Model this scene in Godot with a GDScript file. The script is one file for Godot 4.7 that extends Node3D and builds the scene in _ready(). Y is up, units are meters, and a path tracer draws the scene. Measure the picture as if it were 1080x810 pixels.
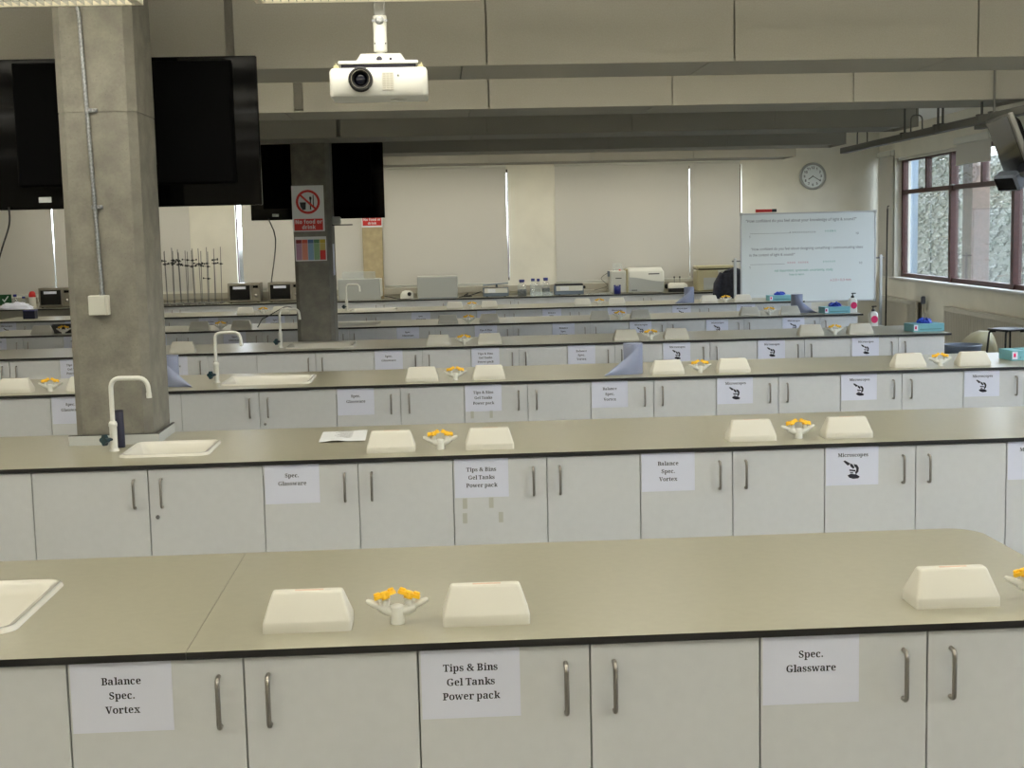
extends Node3D

# ---------------------------------------------------------------- helpers
var counts := {}
var M := {}
const LABTOP := 0.92

func numbered(called: String) -> String:
	var n: int = counts.get(called, 0)
	counts[called] = n + 1
	return called if n == 0 else "%s_%03d" % [called, n]

func tag(o: Node3D, label: String, category: String, group := "", kind := "") -> Node3D:
	if label: o.set_meta("label", label)
	if category: o.set_meta("category", category)
	if group: o.set_meta("group", group)
	if kind: o.set_meta("kind", kind)
	return o

func thing(called: String, label: String, category: String, at := Vector3.ZERO, turn := 0.0, group := "") -> Node3D:
	var o := Node3D.new()
	o.name = numbered(called)
	add_child(o)
	o.position = at
	o.rotation.y = turn
	tag(o, label, category, group)
	return o

func copy(src: Node3D, label: String, at: Vector3, turn := 0.0) -> Node3D:
	var o: Node3D = src.duplicate()
	var base: String = str(src.get_meta("base_name", src.name))
	o.name = numbered(base)
	add_child(o)
	o.position = at
	o.rotation.y = turn
	o.set_meta("label", label)
	return o

func ST() -> SurfaceTool:
	var st := SurfaceTool.new()
	st.begin(Mesh.PRIMITIVE_TRIANGLES)
	return st

func commit(st: SurfaceTool) -> ArrayMesh:
	st.generate_normals()
	return st.commit()

func put(mesh: Mesh, called: String, m: Material, parent: Node3D, at := Vector3.ZERO, rot := Vector3.ZERO) -> MeshInstance3D:
	var o := MeshInstance3D.new()
	o.mesh = mesh
	o.material_override = m
	o.name = numbered(called) if parent == self else called
	o.position = at
	o.rotation = rot
	parent.add_child(o, true)
	return o

func part(st: SurfaceTool, called: String, m: Material, parent: Node3D) -> MeshInstance3D:
	return put(commit(st), called, m, parent)

func struct(st: SurfaceTool, called: String, m: Material) -> MeshInstance3D:
	var o := MeshInstance3D.new()
	o.mesh = commit(st)
	o.material_override = m
	o.name = called
	add_child(o)
	o.set_meta("kind", "structure")
	return o

func tri(st: SurfaceTool, a: Vector3, b: Vector3, c: Vector3, out: Vector3) -> void:
	var n := (a - c).cross(a - b)
	if n.dot(out) < 0.0:
		st.add_vertex(a); st.add_vertex(c); st.add_vertex(b)
	else:
		st.add_vertex(a); st.add_vertex(b); st.add_vertex(c)

func quad(st: SurfaceTool, a: Vector3, b: Vector3, c: Vector3, d: Vector3, out: Vector3) -> void:
	tri(st, a, b, c, out)
	tri(st, a, c, d, out)

func box(st: SurfaceTool, lo: Vector3, hi: Vector3, b := 0.0, xf := Transform3D.IDENTITY) -> void:
	st.set_smooth_group(-1)
	var c := (lo + hi) / 2.0
	var h := (hi - lo).abs() / 2.0
	for ax in 3:
		var u := (ax + 1) % 3
		var v := (ax + 2) % 3
		for s in [-1.0, 1.0]:
			var q := []
			for k in [[-1, -1], [1, -1], [1, 1], [-1, 1]]:
				var p := Vector3.ZERO
				p[ax] = s * h[ax]
				p[u] = k[0] * (h[u] - b)
				p[v] = k[1] * (h[v] - b)
				q.append(xf * (c + p))
			var n := Vector3.ZERO
			n[ax] = s
			quad(st, q[0], q[1], q[2], q[3], xf.basis * n)
	if b <= 0.0: return
	for ax in 3:
		var u := (ax + 1) % 3
		var v := (ax + 2) % 3
		for su in [-1.0, 1.0]:
			for sv in [-1.0, 1.0]:
				var q := []
				for k in [[-1, 0], [1, 0], [1, 1], [-1, 1]]:
					var p := Vector3.ZERO
					p[ax] = k[0] * (h[ax] - b)
					p[u] = su * (h[u] - (b if k[1] == 0 else 0.0))
					p[v] = sv * (h[v] - (0.0 if k[1] == 0 else b))
					q.append(xf * (c + p))
				var n := Vector3.ZERO
				n[u] = su; n[v] = sv
				quad(st, q[0], q[1], q[2], q[3], xf.basis * n)
	for sx in [-1.0, 1.0]:
		for sy in [-1.0, 1.0]:
			for sz in [-1.0, 1.0]:
				var sg := Vector3(sx, sy, sz)
				var q := []
				for ax in 3:
					var p := sg * (h - Vector3(b, b, b))
					p[ax] = sg[ax] * h[ax]
					q.append(xf * (c + p))
				tri(st, q[0], q[1], q[2], xf.basis * sg)

func bx(st: SurfaceTool, c: Vector3, s: Vector3, b := 0.0, xf := Transform3D.IDENTITY) -> void:
	box(st, c - s / 2.0, c + s / 2.0, b, xf)

func boxmesh(c: Vector3, s: Vector3, b := 0.0) -> ArrayMesh:
	var st := ST()
	bx(st, c, s, b)
	return commit(st)

func tube(st: SurfaceTool, pts: Array, r, seg := 10, caps := true) -> void:
	st.set_smooth_group(1)
	var rings := []
	var up := Vector3.UP
	var n := pts.size()
	var prev := Vector3.ZERO
	for i in n:
		var d: Vector3
		if i == 0: d = pts[1] - pts[0]
		elif i == n - 1: d = pts[n - 1] - pts[n - 2]
		else: d = (pts[i + 1] - pts[i]).normalized() + (pts[i] - pts[i - 1]).normalized()
		d = d.normalized()
		var side: Vector3
		if i == 0:
			side = d.cross(up if absf(d.dot(up)) < 0.95 else Vector3.RIGHT).normalized()
		else:
			side = (prev - d * prev.dot(d)).normalized()
		prev = side
		var o := d.cross(side)
		var rr: float = r[i] if r is Array else r
		var ring := []
		for k in seg:
			var a := TAU * k / seg
			ring.append(pts[i] + (side * cos(a) + o * sin(a)) * rr)
		rings.append(ring)
	for i in n - 1:
		for k in seg:
			var k2 := (k + 1) % seg
			quad(st, rings[i][k], rings[i][k2], rings[i + 1][k2], rings[i + 1][k], rings[i][k] + rings[i + 1][k2] - pts[i] - pts[i + 1])
	if caps:
		st.set_smooth_group(-1)
		for e in [0, n - 1]:
			var out: Vector3 = (pts[0] - pts[1]) if e == 0 else (pts[n - 1] - pts[n - 2])
			for k in seg:
				tri(st, pts[e], rings[e][k], rings[e][(k + 1) % seg], out)

# profile: Vector2(radius, height) upwards; turned about y, then moved by xf
func lathe(st: SurfaceTool, prof: Array, seg := 20, xf := Transform3D.IDENTITY, smooth := true) -> void:
	st.set_smooth_group(2 if smooth else -1)
	for i in prof.size() - 1:
		var a: Vector2 = prof[i]
		var b: Vector2 = prof[i + 1]
		var nn := Vector2(b.y - a.y, a.x - b.x)
		for k in seg:
			var t0 := TAU * k / seg
			var t1 := TAU * (k + 1) / seg
			if k == seg - 1: t1 = 0.0
			var p := Vector3(a.x * cos(t0), a.y, a.x * sin(t0))
			var q := Vector3(a.x * cos(t1), a.y, a.x * sin(t1))
			var r := Vector3(b.x * cos(t1), b.y, b.x * sin(t1))
			var s := Vector3(b.x * cos(t0), b.y, b.x * sin(t0))
			var tm := (t0 + (t1 if k < seg - 1 else TAU)) / 2.0
			var out := xf.basis * Vector3(nn.x * cos(tm), nn.y, nn.x * sin(tm))
			if a.x < 0.00001: tri(st, xf * p, xf * r, xf * s, out)
			elif b.x < 0.00001: tri(st, xf * p, xf * q, xf * r, out)
			else: quad(st, xf * p, xf * q, xf * r, xf * s, out)

# rounded rectangles in the xz plane stacked upwards: [Vector3 centre, width, depth, corner radius]
func loft(st: SurfaceTool, secs: Array, cap0 := true, cap1 := true, n := 4, inward := false, xf := Transform3D.IDENTITY, group := 3) -> void:
	var rings := []
	for s in secs:
		var c: Vector3 = s[0]
		var ring := []
		var r: float = s[3]
		for q in 4:
			var cx: float = (s[1] / 2.0 - r) * (1 if q == 0 or q == 3 else -1)
			var cz: float = (s[2] / 2.0 - r) * (1 if q < 2 else -1)
			for k in n + 1:
				var a := PI / 2 * (q + float(k) / n)
				ring.append(xf * (c + Vector3(cx + r * cos(a), 0, cz + r * sin(a))))
		rings.append(ring)
	var m: int = rings[0].size()
	var sg := -1.0 if inward else 1.0
	for i in secs.size() - 1:
		st.set_smooth_group(group)
		var mid: Vector3 = xf * ((secs[i][0] + secs[i + 1][0]) / 2.0)
		for k in m:
			var k2 := (k + 1) % m
			var f: Vector3 = (rings[i][k] + rings[i + 1][k2]) / 2.0 - mid
			if (rings[i][k] - rings[i + 1][k]).length() < 1e-6: continue
			quad(st, rings[i][k], rings[i][k2], rings[i + 1][k2], rings[i + 1][k], f * sg)
	st.set_smooth_group(-1)
	for e in [0, secs.size() - 1]:
		if (e == 0 and not cap0) or (e > 0 and not cap1): continue
		var c: Vector3 = xf * secs[e][0]
		var out: Vector3 = xf.basis * (Vector3.DOWN if e == 0 else Vector3.UP)
		for k in m:
			tri(st, c, rings[e][k], rings[e][(k + 1) % m], out * sg if false else out)

# flat outline in the xy plane pushed back along -z by depth
func prism(st: SurfaceTool, poly: PackedVector2Array, depth: float, xf := Transform3D.IDENTITY) -> void:
	st.set_smooth_group(-1)
	var idx := Geometry2D.triangulate_polygon(poly)
	for i in range(0, idx.size(), 3):
		var a := Vector3(poly[idx[i]].x, poly[idx[i]].y, 0)
		var b := Vector3(poly[idx[i + 1]].x, poly[idx[i + 1]].y, 0)
		var c := Vector3(poly[idx[i + 2]].x, poly[idx[i + 2]].y, 0)
		var d := Vector3(0, 0, -depth)
		tri(st, xf * a, xf * b, xf * c, xf.basis * Vector3.BACK)
		tri(st, xf * (a + d), xf * (b + d), xf * (c + d), xf.basis * Vector3.FORWARD)
	var sg := -1.0 if Geometry2D.is_polygon_clockwise(poly) else 1.0
	for i in poly.size():
		var p := poly[i]
		var q := poly[(i + 1) % poly.size()]
		var e := (q - p)
		var out := Vector3(e.y, -e.x, 0) * sg
		quad(st, xf * Vector3(p.x, p.y, 0), xf * Vector3(q.x, q.y, 0), xf * Vector3(q.x, q.y, -depth), xf * Vector3(p.x, p.y, -depth), xf.basis * out)

func circle(cx: float, cy: float, r: float, n := 24, r2 := -1.0) -> PackedVector2Array:
	var p := PackedVector2Array()
	for k in n:
		p.append(Vector2(cx + r * cos(TAU * k / n), cy + (r if r2 < 0 else r2) * sin(TAU * k / n)))
	return p

func ring(st: SurfaceTool, c: Vector3, r0: float, r1: float, depth: float, n := 32, xf := Transform3D.IDENTITY) -> void:
	st.set_smooth_group(-1)
	for k in n:
		var a := TAU * k / n
		var b := TAU * (k + 1) / n
		var d0 := Vector3(cos(a), sin(a), 0)
		var d1 := Vector3(cos(b), sin(b), 0)
		var z := Vector3(0, 0, -depth)
		quad(st, xf * (c + d0 * r0), xf * (c + d0 * r1), xf * (c + d1 * r1), xf * (c + d1 * r0), xf.basis * Vector3.BACK)
		quad(st, xf * (c + d0 * r1), xf * (c + d0 * r1 + z), xf * (c + d1 * r1 + z), xf * (c + d1 * r1), xf.basis * (d0 + d1))
		quad(st, xf * (c + d0 * r0), xf * (c + d0 * r0 + z), xf * (c + d1 * r0 + z), xf * (c + d1 * r0), xf.basis * (-d0 - d1))

func bend(pts: Array, radius: float, n := 6) -> Array:
	var out := [pts[0]]
	for i in range(1, pts.size() - 1):
		var a: Vector3 = (pts[i - 1] - pts[i]).normalized()
		var b: Vector3 = (pts[i + 1] - pts[i]).normalized()
		for k in n + 1:
			var t := float(k) / n
			var p: Vector3 = pts[i] + a * radius
			var q: Vector3 = pts[i] + b * radius
			out.append(p.lerp(pts[i], t).lerp(pts[i].lerp(q, t), t))
	out.append(pts[pts.size() - 1])
	return out

func text_mesh(txt: String, em: float, serif := true, bold := true, depth := 0.0006) -> TextMesh:
	var key := "%s|%f|%s|%s" % [txt, em, serif, bold]
	if M.has(key): return M[key]
	var f := SystemFont.new()
	f.font_names = PackedStringArray(["Droid Serif" if serif else "Droid Sans"])
	f.font_weight = 700 if bold else 400
	var t := TextMesh.new()
	t.text = txt
	t.font = f
	t.font_size = 32
	t.pixel_size = em / 32.0
	t.depth = depth
	t.curve_step = 4.0
	M[key] = t
	return t

# ---------------------------------------------------------------- materials
func noise_image(seed_: int, freq: float, oct: int, lo: Color, hi: Color, contrast := 1.0, size := 256) -> ImageTexture:
	var f := FastNoiseLite.new()
	f.seed = seed_
	f.frequency = freq
	f.fractal_octaves = oct
	f.noise_type = FastNoiseLite.TYPE_SIMPLEX_SMOOTH
	var g := f.get_seamless_image(size, size)
	var im := Image.create(size, size, false, Image.FORMAT_RGB8)
	for y in size:
		for x in size:
			var v := clampf((g.get_pixel(x, y).r - 0.5) * contrast + 0.5, 0, 1)
			im.set_pixel(x, y, lo.lerp(hi, v))
	im.generate_mipmaps()
	return ImageTexture.create_from_image(im)

func mat(c: Color, rough := 0.5, metal := 0.0, spec := 0.5) -> StandardMaterial3D:
	var m := StandardMaterial3D.new()
	m.albedo_color = c
	m.roughness = rough
	m.metallic = metal
	m.metallic_specular = spec
	return m

func tex(m: StandardMaterial3D, t: Texture2D, scale: float) -> StandardMaterial3D:
	m.albedo_texture = t
	m.uv1_triplanar = true
	m.uv1_world_triplanar = true
	m.uv1_scale = Vector3(scale, scale, scale)
	return m

func concrete_image() -> ImageTexture:
	var a := FastNoiseLite.new(); a.seed = 5; a.frequency = 0.012; a.fractal_octaves = 5
	var b := FastNoiseLite.new(); b.seed = 9; b.frequency = 0.09; b.fractal_octaves = 2
	var ia := a.get_seamless_image(512, 512)
	var ib := b.get_seamless_image(512, 512)
	var im := Image.create(512, 512, false, Image.FORMAT_RGB8)
	for y in 512:
		for x in 512:
			var v := 0.70 + (ia.get_pixel(x, y).r - 0.5) * 0.15 + (ib.get_pixel(x, y).r - 0.5) * 0.05
			var pit := ib.get_pixel((x * 2 + 71) % 512, (y * 2 + 13) % 512).r
			if pit < 0.13: v *= 0.8
			im.set_pixel(x, y, Color(v, v * 0.985, v * 0.94))
	im.generate_mipmaps()
	return ImageTexture.create_from_image(im)

func make_materials() -> void:
	M.door = tex(mat(Color(0.82, 0.825, 0.825), 0.42), noise_image(3, 0.2, 2, Color(0.98, 0.98, 0.98), Color(1, 1, 1), 1.0, 128), 0.7)
	M.carcass = mat(Color(0.70, 0.71, 0.70), 0.5)
	M.plinth = mat(Color(0.2, 0.2, 0.2), 0.6)
	M.top = tex(mat(Color(0.56, 0.548, 0.478), 0.29), noise_image(4, 0.06, 4, Color(0.965, 0.965, 0.965), Color(1, 1, 1), 1.0), 1.3)
	M.core = mat(Color(0.055, 0.05, 0.052), 0.4)
	M.chrome = mat(Color(0.62, 0.60, 0.57), 0.28, 1.0)
	M.steel = mat(Color(0.50, 0.50, 0.49), 0.38, 1.0)
	M.galv = tex(mat(Color(0.62, 0.63, 0.64), 0.4, 0.9), noise_image(8, 0.06, 3, Color(0.75, 0.75, 0.75), Color(1, 1, 1), 1.5, 128), 8.0)
	M.cream = mat(Color(0.785, 0.775, 0.73), 0.45)
	M.warn = mat(Color(0.78, 0.66, 0.58), 0.6)
	M.white_plastic = mat(Color(0.84, 0.84, 0.81), 0.35)
	M.ceramic = mat(Color(0.82, 0.81, 0.77), 0.22)
	M.yellow = mat(Color(0.93, 0.73, 0.12), 0.35)
	M.teal_dark = mat(Color(0.03, 0.16, 0.20), 0.3)
	M.black = mat(Color(0.035, 0.035, 0.04), 0.45)
	M.black_matte = mat(Color(0.03, 0.03, 0.032), 0.8, 0.0, 0.12)
	M.black_gloss = mat(Color(0.012, 0.012, 0.013), 0.06, 0.0, 0.2)
	M.screen = mat(Color(0.012, 0.012, 0.014), 0.08)
	M.paper = mat(Color(0.87, 0.88, 0.935), 0.75)
	M.ink = mat(Color(0.07, 0.06, 0.12), 0.8)
	M.tape = mat(Color(0.72, 0.72, 0.68), 0.3)
	M.concrete = tex(mat(Color(0.625, 0.62, 0.595), 0.85), concrete_image(), 0.9)
	M.wall = tex(mat(Color(0.86, 0.845, 0.785), 0.85), noise_image(12, 0.02, 4, Color(0.96, 0.96, 0.96), Color(1, 1, 1), 1.2, 128), 0.5)
	M.beam = tex(mat(Color(0.645, 0.632, 0.588), 0.8), noise_image(14, 0.2, 2, Color(0.95, 0.95, 0.95), Color(1, 1, 1), 1.0, 128), 3.0)
	M.slab = mat(Color(0.92, 0.915, 0.89), 0.9)
	M.pier = tex(mat(Color(0.70, 0.64, 0.50), 0.85), noise_image(15, 0.05, 3, Color(0.9, 0.9, 0.9), Color(1, 1, 1), 1.2, 128), 1.0)
	M.blind = tex(mat(Color(0.80, 0.79, 0.755), 0.85), noise_image(16, 0.3, 2, Color(0.93, 0.93, 0.93), Color(1, 1, 1), 1.5, 128), 6.0)
	M.blind.backlight_enabled = true
	M.blind.backlight = Color(0.15, 0.15, 0.145)
	M.blind_grey = mat(Color(0.60, 0.59, 0.58), 0.85)
	M.floor = tex(mat(Color(0.46, 0.46, 0.45), 0.5), noise_image(17, 0.15, 3, Color(0.85, 0.85, 0.85), Color(1, 1, 1), 1.5), 1.2)
	M.trunking = mat(Color(0.66, 0.64, 0.58), 0.5)
	M.timber = tex(mat(Color(0.30, 0.16, 0.13), 0.5), noise_image(18, 0.05, 3, Color(0.8, 0.8, 0.8), Color(1, 1, 1), 1.3, 128), 2.0)
	M.sill = mat(Color(0.82, 0.81, 0.79), 0.35)
	M.glass = mat(Color(0.9, 0.95, 0.95, 0.08), 0.0)
	M.glass.transparency = BaseMaterial3D.TRANSPARENCY_ALPHA
	M.clear = mat(Color(0.85, 0.9, 0.9, 0.18), 0.05)
	M.clear.transparency = BaseMaterial3D.TRANSPARENCY_ALPHA
	M.red = mat(Color(0.74, 0.12, 0.10), 0.5)
	M.sign_white = mat(Color(0.84, 0.85, 0.86), 0.5)
	M.grey_case = mat(Color(0.63, 0.64, 0.62), 0.5)
	M.grey_case2 = mat(Color(0.72, 0.72, 0.68), 0.5)
	M.case_white = mat(Color(0.80, 0.80, 0.76), 0.45)
	M.case_beige = mat(Color(0.66, 0.63, 0.50), 0.5)
	M.case_bluegrey = mat(Color(0.38, 0.43, 0.48), 0.5)
	M.silver = mat(Color(0.58, 0.56, 0.51), 0.35, 0.7)
	M.oven_glass = mat(Color(0.03, 0.03, 0.03), 0.12)
	M.roll = tex(mat(Color(0.57, 0.60, 0.70), 0.9), noise_image(21, 0.3, 2, Color(0.9, 0.9, 0.9), Color(1, 1, 1), 1.0, 128), 9.0)
	M.glove_box = mat(Color(0.44, 0.67, 0.72), 0.55)
	M.glove_side = mat(Color(0.33, 0.52, 0.53), 0.55)
	M.glove = mat(Color(0.05, 0.25, 0.72), 0.45)
	M.pink = mat(Color(0.80, 0.08, 0.36), 0.45)
	M.navy = mat(Color(0.045, 0.05, 0.16), 0.5)
	M.blue_cap = mat(Color(0.08, 0.12, 0.42), 0.4)
	M.jacket = tex(mat(Color(0.19, 0.20, 0.25), 0.8), noise_image(23, 0.03, 4, Color(0.7, 0.7, 0.7), Color(1, 1, 1), 1.5, 128), 3.0)
	M.board = mat(Color(0.84, 0.865, 0.86), 0.22)
	M.alu = mat(Color(0.68, 0.69, 0.69), 0.4, 0.6)
	M.radiator = mat(Color(0.74, 0.72, 0.66), 0.5)
	M.track = mat(Color(0.40, 0.40, 0.38), 0.5, 0.3)
	M.lamp_body = mat(Color(0.88, 0.86, 0.80), 0.5)
	M.lens_glass = mat(Color(0.02, 0.03, 0.09), 0.04)
	M.proj_dark = mat(Color(0.10, 0.09, 0.16), 0.5)
	M.bottle_dark = mat(Color(0.10, 0.10, 0.11), 0.15)
	M.bin = mat(Color(0.36, 0.39, 0.44), 0.5)
	M.green = mat(Color(0.04, 0.28, 0.14), 0.5)
	M.glow = mat(Color(1, 1, 1), 0.5)
	M.glow.emission_enabled = true
	M.glow.emission = Color(1.0, 0.96, 0.84)
	M.glow.emission_energy_multiplier = 3.0

# ---------------------------------------------------------------- the rows
const ORD := ["first", "second", "third", "fourth", "fifth", "sixth", "seventh", "eighth", "ninth", "tenth", "eleventh", "twelfth", "thirteenth", "fourteenth", "fifteenth", "sixteenth", "seventeenth", "eighteenth"]
const ROW := ["nearest bench", "second bench", "third bench", "fourth bench", "fifth bench", "sixth bench"]
# left end of the doors right of the sink (x), front edge (z), turn about y
const ROWS := [[-1.096, -3.808, 0.0, 0, 3], [-0.962, -7.11, 0.0, 1, 6], [-0.838, -10.60, 0.0, 2, 6], [-0.705, -14.02, 0.0, 3, 6], [-0.583, -17.41, 0.0, 4, 6], [-0.46, -20.71, 0.0, 5, 6]]
const TURN_TEXT := {"spec": ["Spec.", "Glassware"], "tips": ["Tips & Bins", "Gel Tanks", "Power pack"], "balance": ["Balance", "Spec.", "Vortex"], "micro": ["Microscopes"]}
const READS := {"spec": "Spec. Glassware", "tips": "Tips & Bins Gel Tanks Power pack", "balance": "Balance Spec. Vortex", "micro": "Microscopes above a dark microscope picture"}

var protos := {}

func door_mesh(w: float) -> ArrayMesh:
	var key := "door%.3f" % w
	if not protos.has(key):
		protos[key] = boxmesh(Vector3(w / 2, 0.503, -0.031), Vector3(w - 0.005, 0.776, 0.018), 0.0015)
	return protos[key]

func handle_mesh() -> ArrayMesh:
	if not protos.has("handle"):
		var st := ST()
		tube(st, bend([Vector3(0, 0.0735, -0.022), Vector3(0, 0.0735, 0.010), Vector3(0, -0.0735, 0.010), Vector3(0, -0.0735, -0.022)], 0.02, 5), 0.0072, 10)
		protos.handle = commit(st)
	return protos.handle

# a two-door unit, origin at its front left foot; the front edge of the worktop is z = 0
func cabinet(w: float, depth: float, lock := false, hy := 0.765) -> Node3D:
	var key := "cab%.2f_%.2f_%s" % [w, depth, lock]
	if protos.has(key): return protos[key]
	var t := Node3D.new()
	t.name = "base_cabinet"
	t.set_meta("base_name", "sink_cabinet" if lock else "base_cabinet")
	t.set_meta("category", "cabinet")
	t.set_meta("group", "white cabinets under the benches")
	var st := ST()
	box(st, Vector3(0.001, 0.1, -depth + 0.02), Vector3(w - 0.001, 0.72 if lock else 0.8975, -0.042))
	part(st, "body", M.carcass, t)
	st = ST()
	box(st, Vector3(0, 0, -depth + 0.08), Vector3(w, 0.1, -0.1))
	part(st, "plinth", M.plinth, t)
	for s in 2:
		var d := put(door_mesh(w / 2), "door", M.door, t, Vector3(s * w / 2, 0, 0))
		put(handle_mesh(), "handle", M.chrome, d, Vector3(w / 2 - 0.072 if s == 0 else 0.070, hy, 0))
		if lock and s == 1:
			var l := ST()
			lathe(l, [Vector2(0, 0.008), Vector2(0.009, 0.008), Vector2(0.011, 0.003), Vector2(0.011, -0.004)], 14, Transform3D(Basis(Vector3.RIGHT, PI / 2), Vector3(0.042, 0.637, -0.022)))
			part(l, "lock", M.steel, d)
	protos[key] = t
	return t

func tape_mesh() -> ArrayMesh:
	if not protos.has("tape"): protos.tape = boxmesh(Vector3.ZERO, Vector3(0.024, 0.056, 0.001))
	return protos.tape

func micro_icon() -> ArrayMesh:
	if protos.has("icon"): return protos.icon
	var st := ST()
	var P := func(a): 
		var v := PackedVector2Array()
		for q in a: v.append(Vector2(q[0], q[1]) * 0.001)
		return v
	prism(st, P.call([[-40, 40], [-32, 43], [-12, 30], [-14, 22], [-22, 20]]), 0.0005)
	prism(st, P.call([[-12, 30], [0, 24], [8, 10], [2, 4], [-10, 16]]), 0.0005)
	prism(st, P.call([[4, 26], [18, 22], [26, 8], [24, -10], [14, -22], [10, -14], [15, -4], [15, 6], [8, 14]]), 0.0005)
	prism(st, P.call([[-14, 2], [12, -2], [12, -9], [-14, -5]]), 0.0005)
	prism(st, P.call([[-22, -26], [-8, -18], [16, -22], [30, -32], [24, -40], [2, -42], [-14, -36]]), 0.0005)
	prism(st, P.call([[-12, -10], [2, -12], [2, -17], [-10, -15]]), 0.0005)
	protos.icon = commit(st)
	return protos.icon

func notice(kind: String, label: String, at: Vector3, turn: float) -> void:
	var key := "notice_" + kind
	var o: Node3D
	if not protos.has(key):
		var t := Node3D.new()
		t.name = "paper_notice"
		t.set_meta("base_name", "paper_notice")
		t.set_meta("category", "notice")
		t.set_meta("group", "paper notices on the cabinet doors")
		var st := ST()
		bx(st, Vector3(0.1435, -0.105, 0.0005), Vector3(0.287, 0.21, 0.0008))
		part(st, "sheet", M.paper, t)
		var lines: Array = TURN_TEXT[kind]
		for k in lines.size():
			var em := 0.0285 if kind != "micro" else 0.0265
			put(text_mesh(lines[k], em), "lettering", M.ink, t, Vector3(0.1435 if kind != "micro" else 0.148, (-0.060 if kind != "micro" else -0.046) - k * 0.0425, 0.0012))
		if kind == "micro":
			put(micro_icon(), "picture", M.ink, t, Vector3(0.146, -0.126, 0.0014)).scale = Vector3(1.3, 1.2, 1.0)
		protos[key] = t
	copy(protos[key], label, at, turn)

# a slab on the xz plane with rectangular holes [x0, x1, z0, z1] (z0 < z1)
func slab(st: SurfaceTool, x0: float, x1: float, z0: float, z1: float, y0: float, y1: float, holes: Array) -> void:
	var xs := [x0, x1]
	for h in holes:
		xs.append(clampf(h[0], x0, x1)); xs.append(clampf(h[1], x0, x1))
	xs.sort()
	for i in xs.size() - 1:
		if xs[i + 1] - xs[i] < 0.001: continue
		var mid: float = (xs[i] + xs[i + 1]) / 2
		var z := z0
		var cuts := []
		for h in holes:
			if h[0] < mid and h[1] > mid: cuts.append(h)
		cuts.sort_custom(func(a, b): return a[2] < b[2])
		for c in cuts:
			if c[2] > z + 0.001: box(st, Vector3(xs[i], y0, z), Vector3(xs[i + 1], y1, c[2]))
			z = maxf(z, c[3])
		if z < z1 - 0.001: box(st, Vector3(xs[i], y0, z), Vector3(xs[i + 1], y1, z1))

func socket_box() -> Node3D:
	if protos.has("socket"): return protos.socket
	var t := Node3D.new()
	t.name = "socket_box"
	t.set_meta("base_name", "socket_box")
	t.set_meta("category", "socket box")
	t.set_meta("group", "cream socket boxes on the benches")
	var st := ST()
	loft(st, [[Vector3(0, 0, -0.068), 0.262, 0.136, 0.010], [Vector3(0, 0.028, -0.068), 0.262, 0.136, 0.010], [Vector3(0, 0.034, -0.068), 0.258, 0.130, 0.010], [Vector3(0, 0.105, -0.068), 0.213, 0.050, 0.009], [Vector3(0, 0.110, -0.068), 0.207, 0.043, 0.008], [Vector3(0, 0.112, -0.068), 0.198, 0.034, 0.006]])
	part(st, "housing", M.cream, t)
	st = ST()
	bx(st, Vector3(0.005, 0.1124, -0.068), Vector3(0.085, 0.0006, 0.012))
	part(st, "warning_strip", M.warn, t)
	protos.socket = t
	return t

func gas_tap() -> Node3D:
	if protos.has("tap"): return protos.tap
	var t := Node3D.new()
	t.name = "gas_tap"
	t.set_meta("base_name", "gas_tap")
	t.set_meta("category", "gas tap")
	t.set_meta("group", "gas taps on the benches")
	var st := ST()
	lathe(st, [Vector2(0.021, 0), Vector2(0.0205, 0.050), Vector2(0.019, 0.055), Vector2(0.012, 0.058), Vector2(0, 0.059)], 24)
	part(st, "post", M.white_plastic, t)
	for s in [-1.0, 1.0]:
		st = ST()
		tube(st, [Vector3(0, 0.032, 0), Vector3(s * 0.026, 0.038, -0.004), Vector3(s * 0.050, 0.049, -0.008)], [0.014, 0.017, 0.0145], 12)
		tube(st, [Vector3(s * 0.050, 0.049, -0.008), Vector3(s * 0.056, 0.0525, -0.009), Vector3(s * 0.062, 0.055, -0.010), Vector3(s * 0.078, 0.0625, -0.012), Vector3(s * 0.090, 0.067, -0.014), Vector3(s * 0.094, 0.068, -0.0145)], [0.0145, 0.0095, 0.0115, 0.0095, 0.0072, 0.004], 12)
		lathe(st, [Vector2(0.012, -0.02), Vector2(0.0125, 0.012), Vector2(0.009, 0.018), Vector2(0, 0.018)], 14, Transform3D(Basis(Vector3.BACK, s * 0.28), Vector3(s * 0.036, 0.057, -0.006)))
		part(st, "nozzle", M.white_plastic, t)
		st = ST()
		var xf := Transform3D(Basis(Vector3.BACK, -s * 0.32) * Basis(Vector3.RIGHT, -0.2), Vector3(s * 0.036, 0.086, -0.004))
		var w := PackedVector2Array()
		for k in 28:
			var a := TAU * k / 28
			var r := 0.0125 + 0.0225 * pow(absf(cos(a)), 2.2)
			w.append(Vector2(r * cos(a), r * sin(a) * 0.95))
		prism(st, w, 0.011, xf * Transform3D(Basis(Vector3.RIGHT, -PI / 2), Vector3(0, 0.006, 0)))
		bx(st, Vector3(-0.022, 0.006, 0), Vector3(0.020, 0.020, 0.007), 0.003, xf)
		bx(st, Vector3(0.022, 0.006, 0), Vector3(0.020, 0.020, 0.007), 0.003, xf)
		lathe(st, [Vector2(0.0135, -0.012), Vector2(0.0135, 0.010), Vector2(0.010, 0.013), Vector2(0, 0.013)], 14, xf)
		part(st, "knob", M.yellow, t)
	protos.tap = t
	return t

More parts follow.
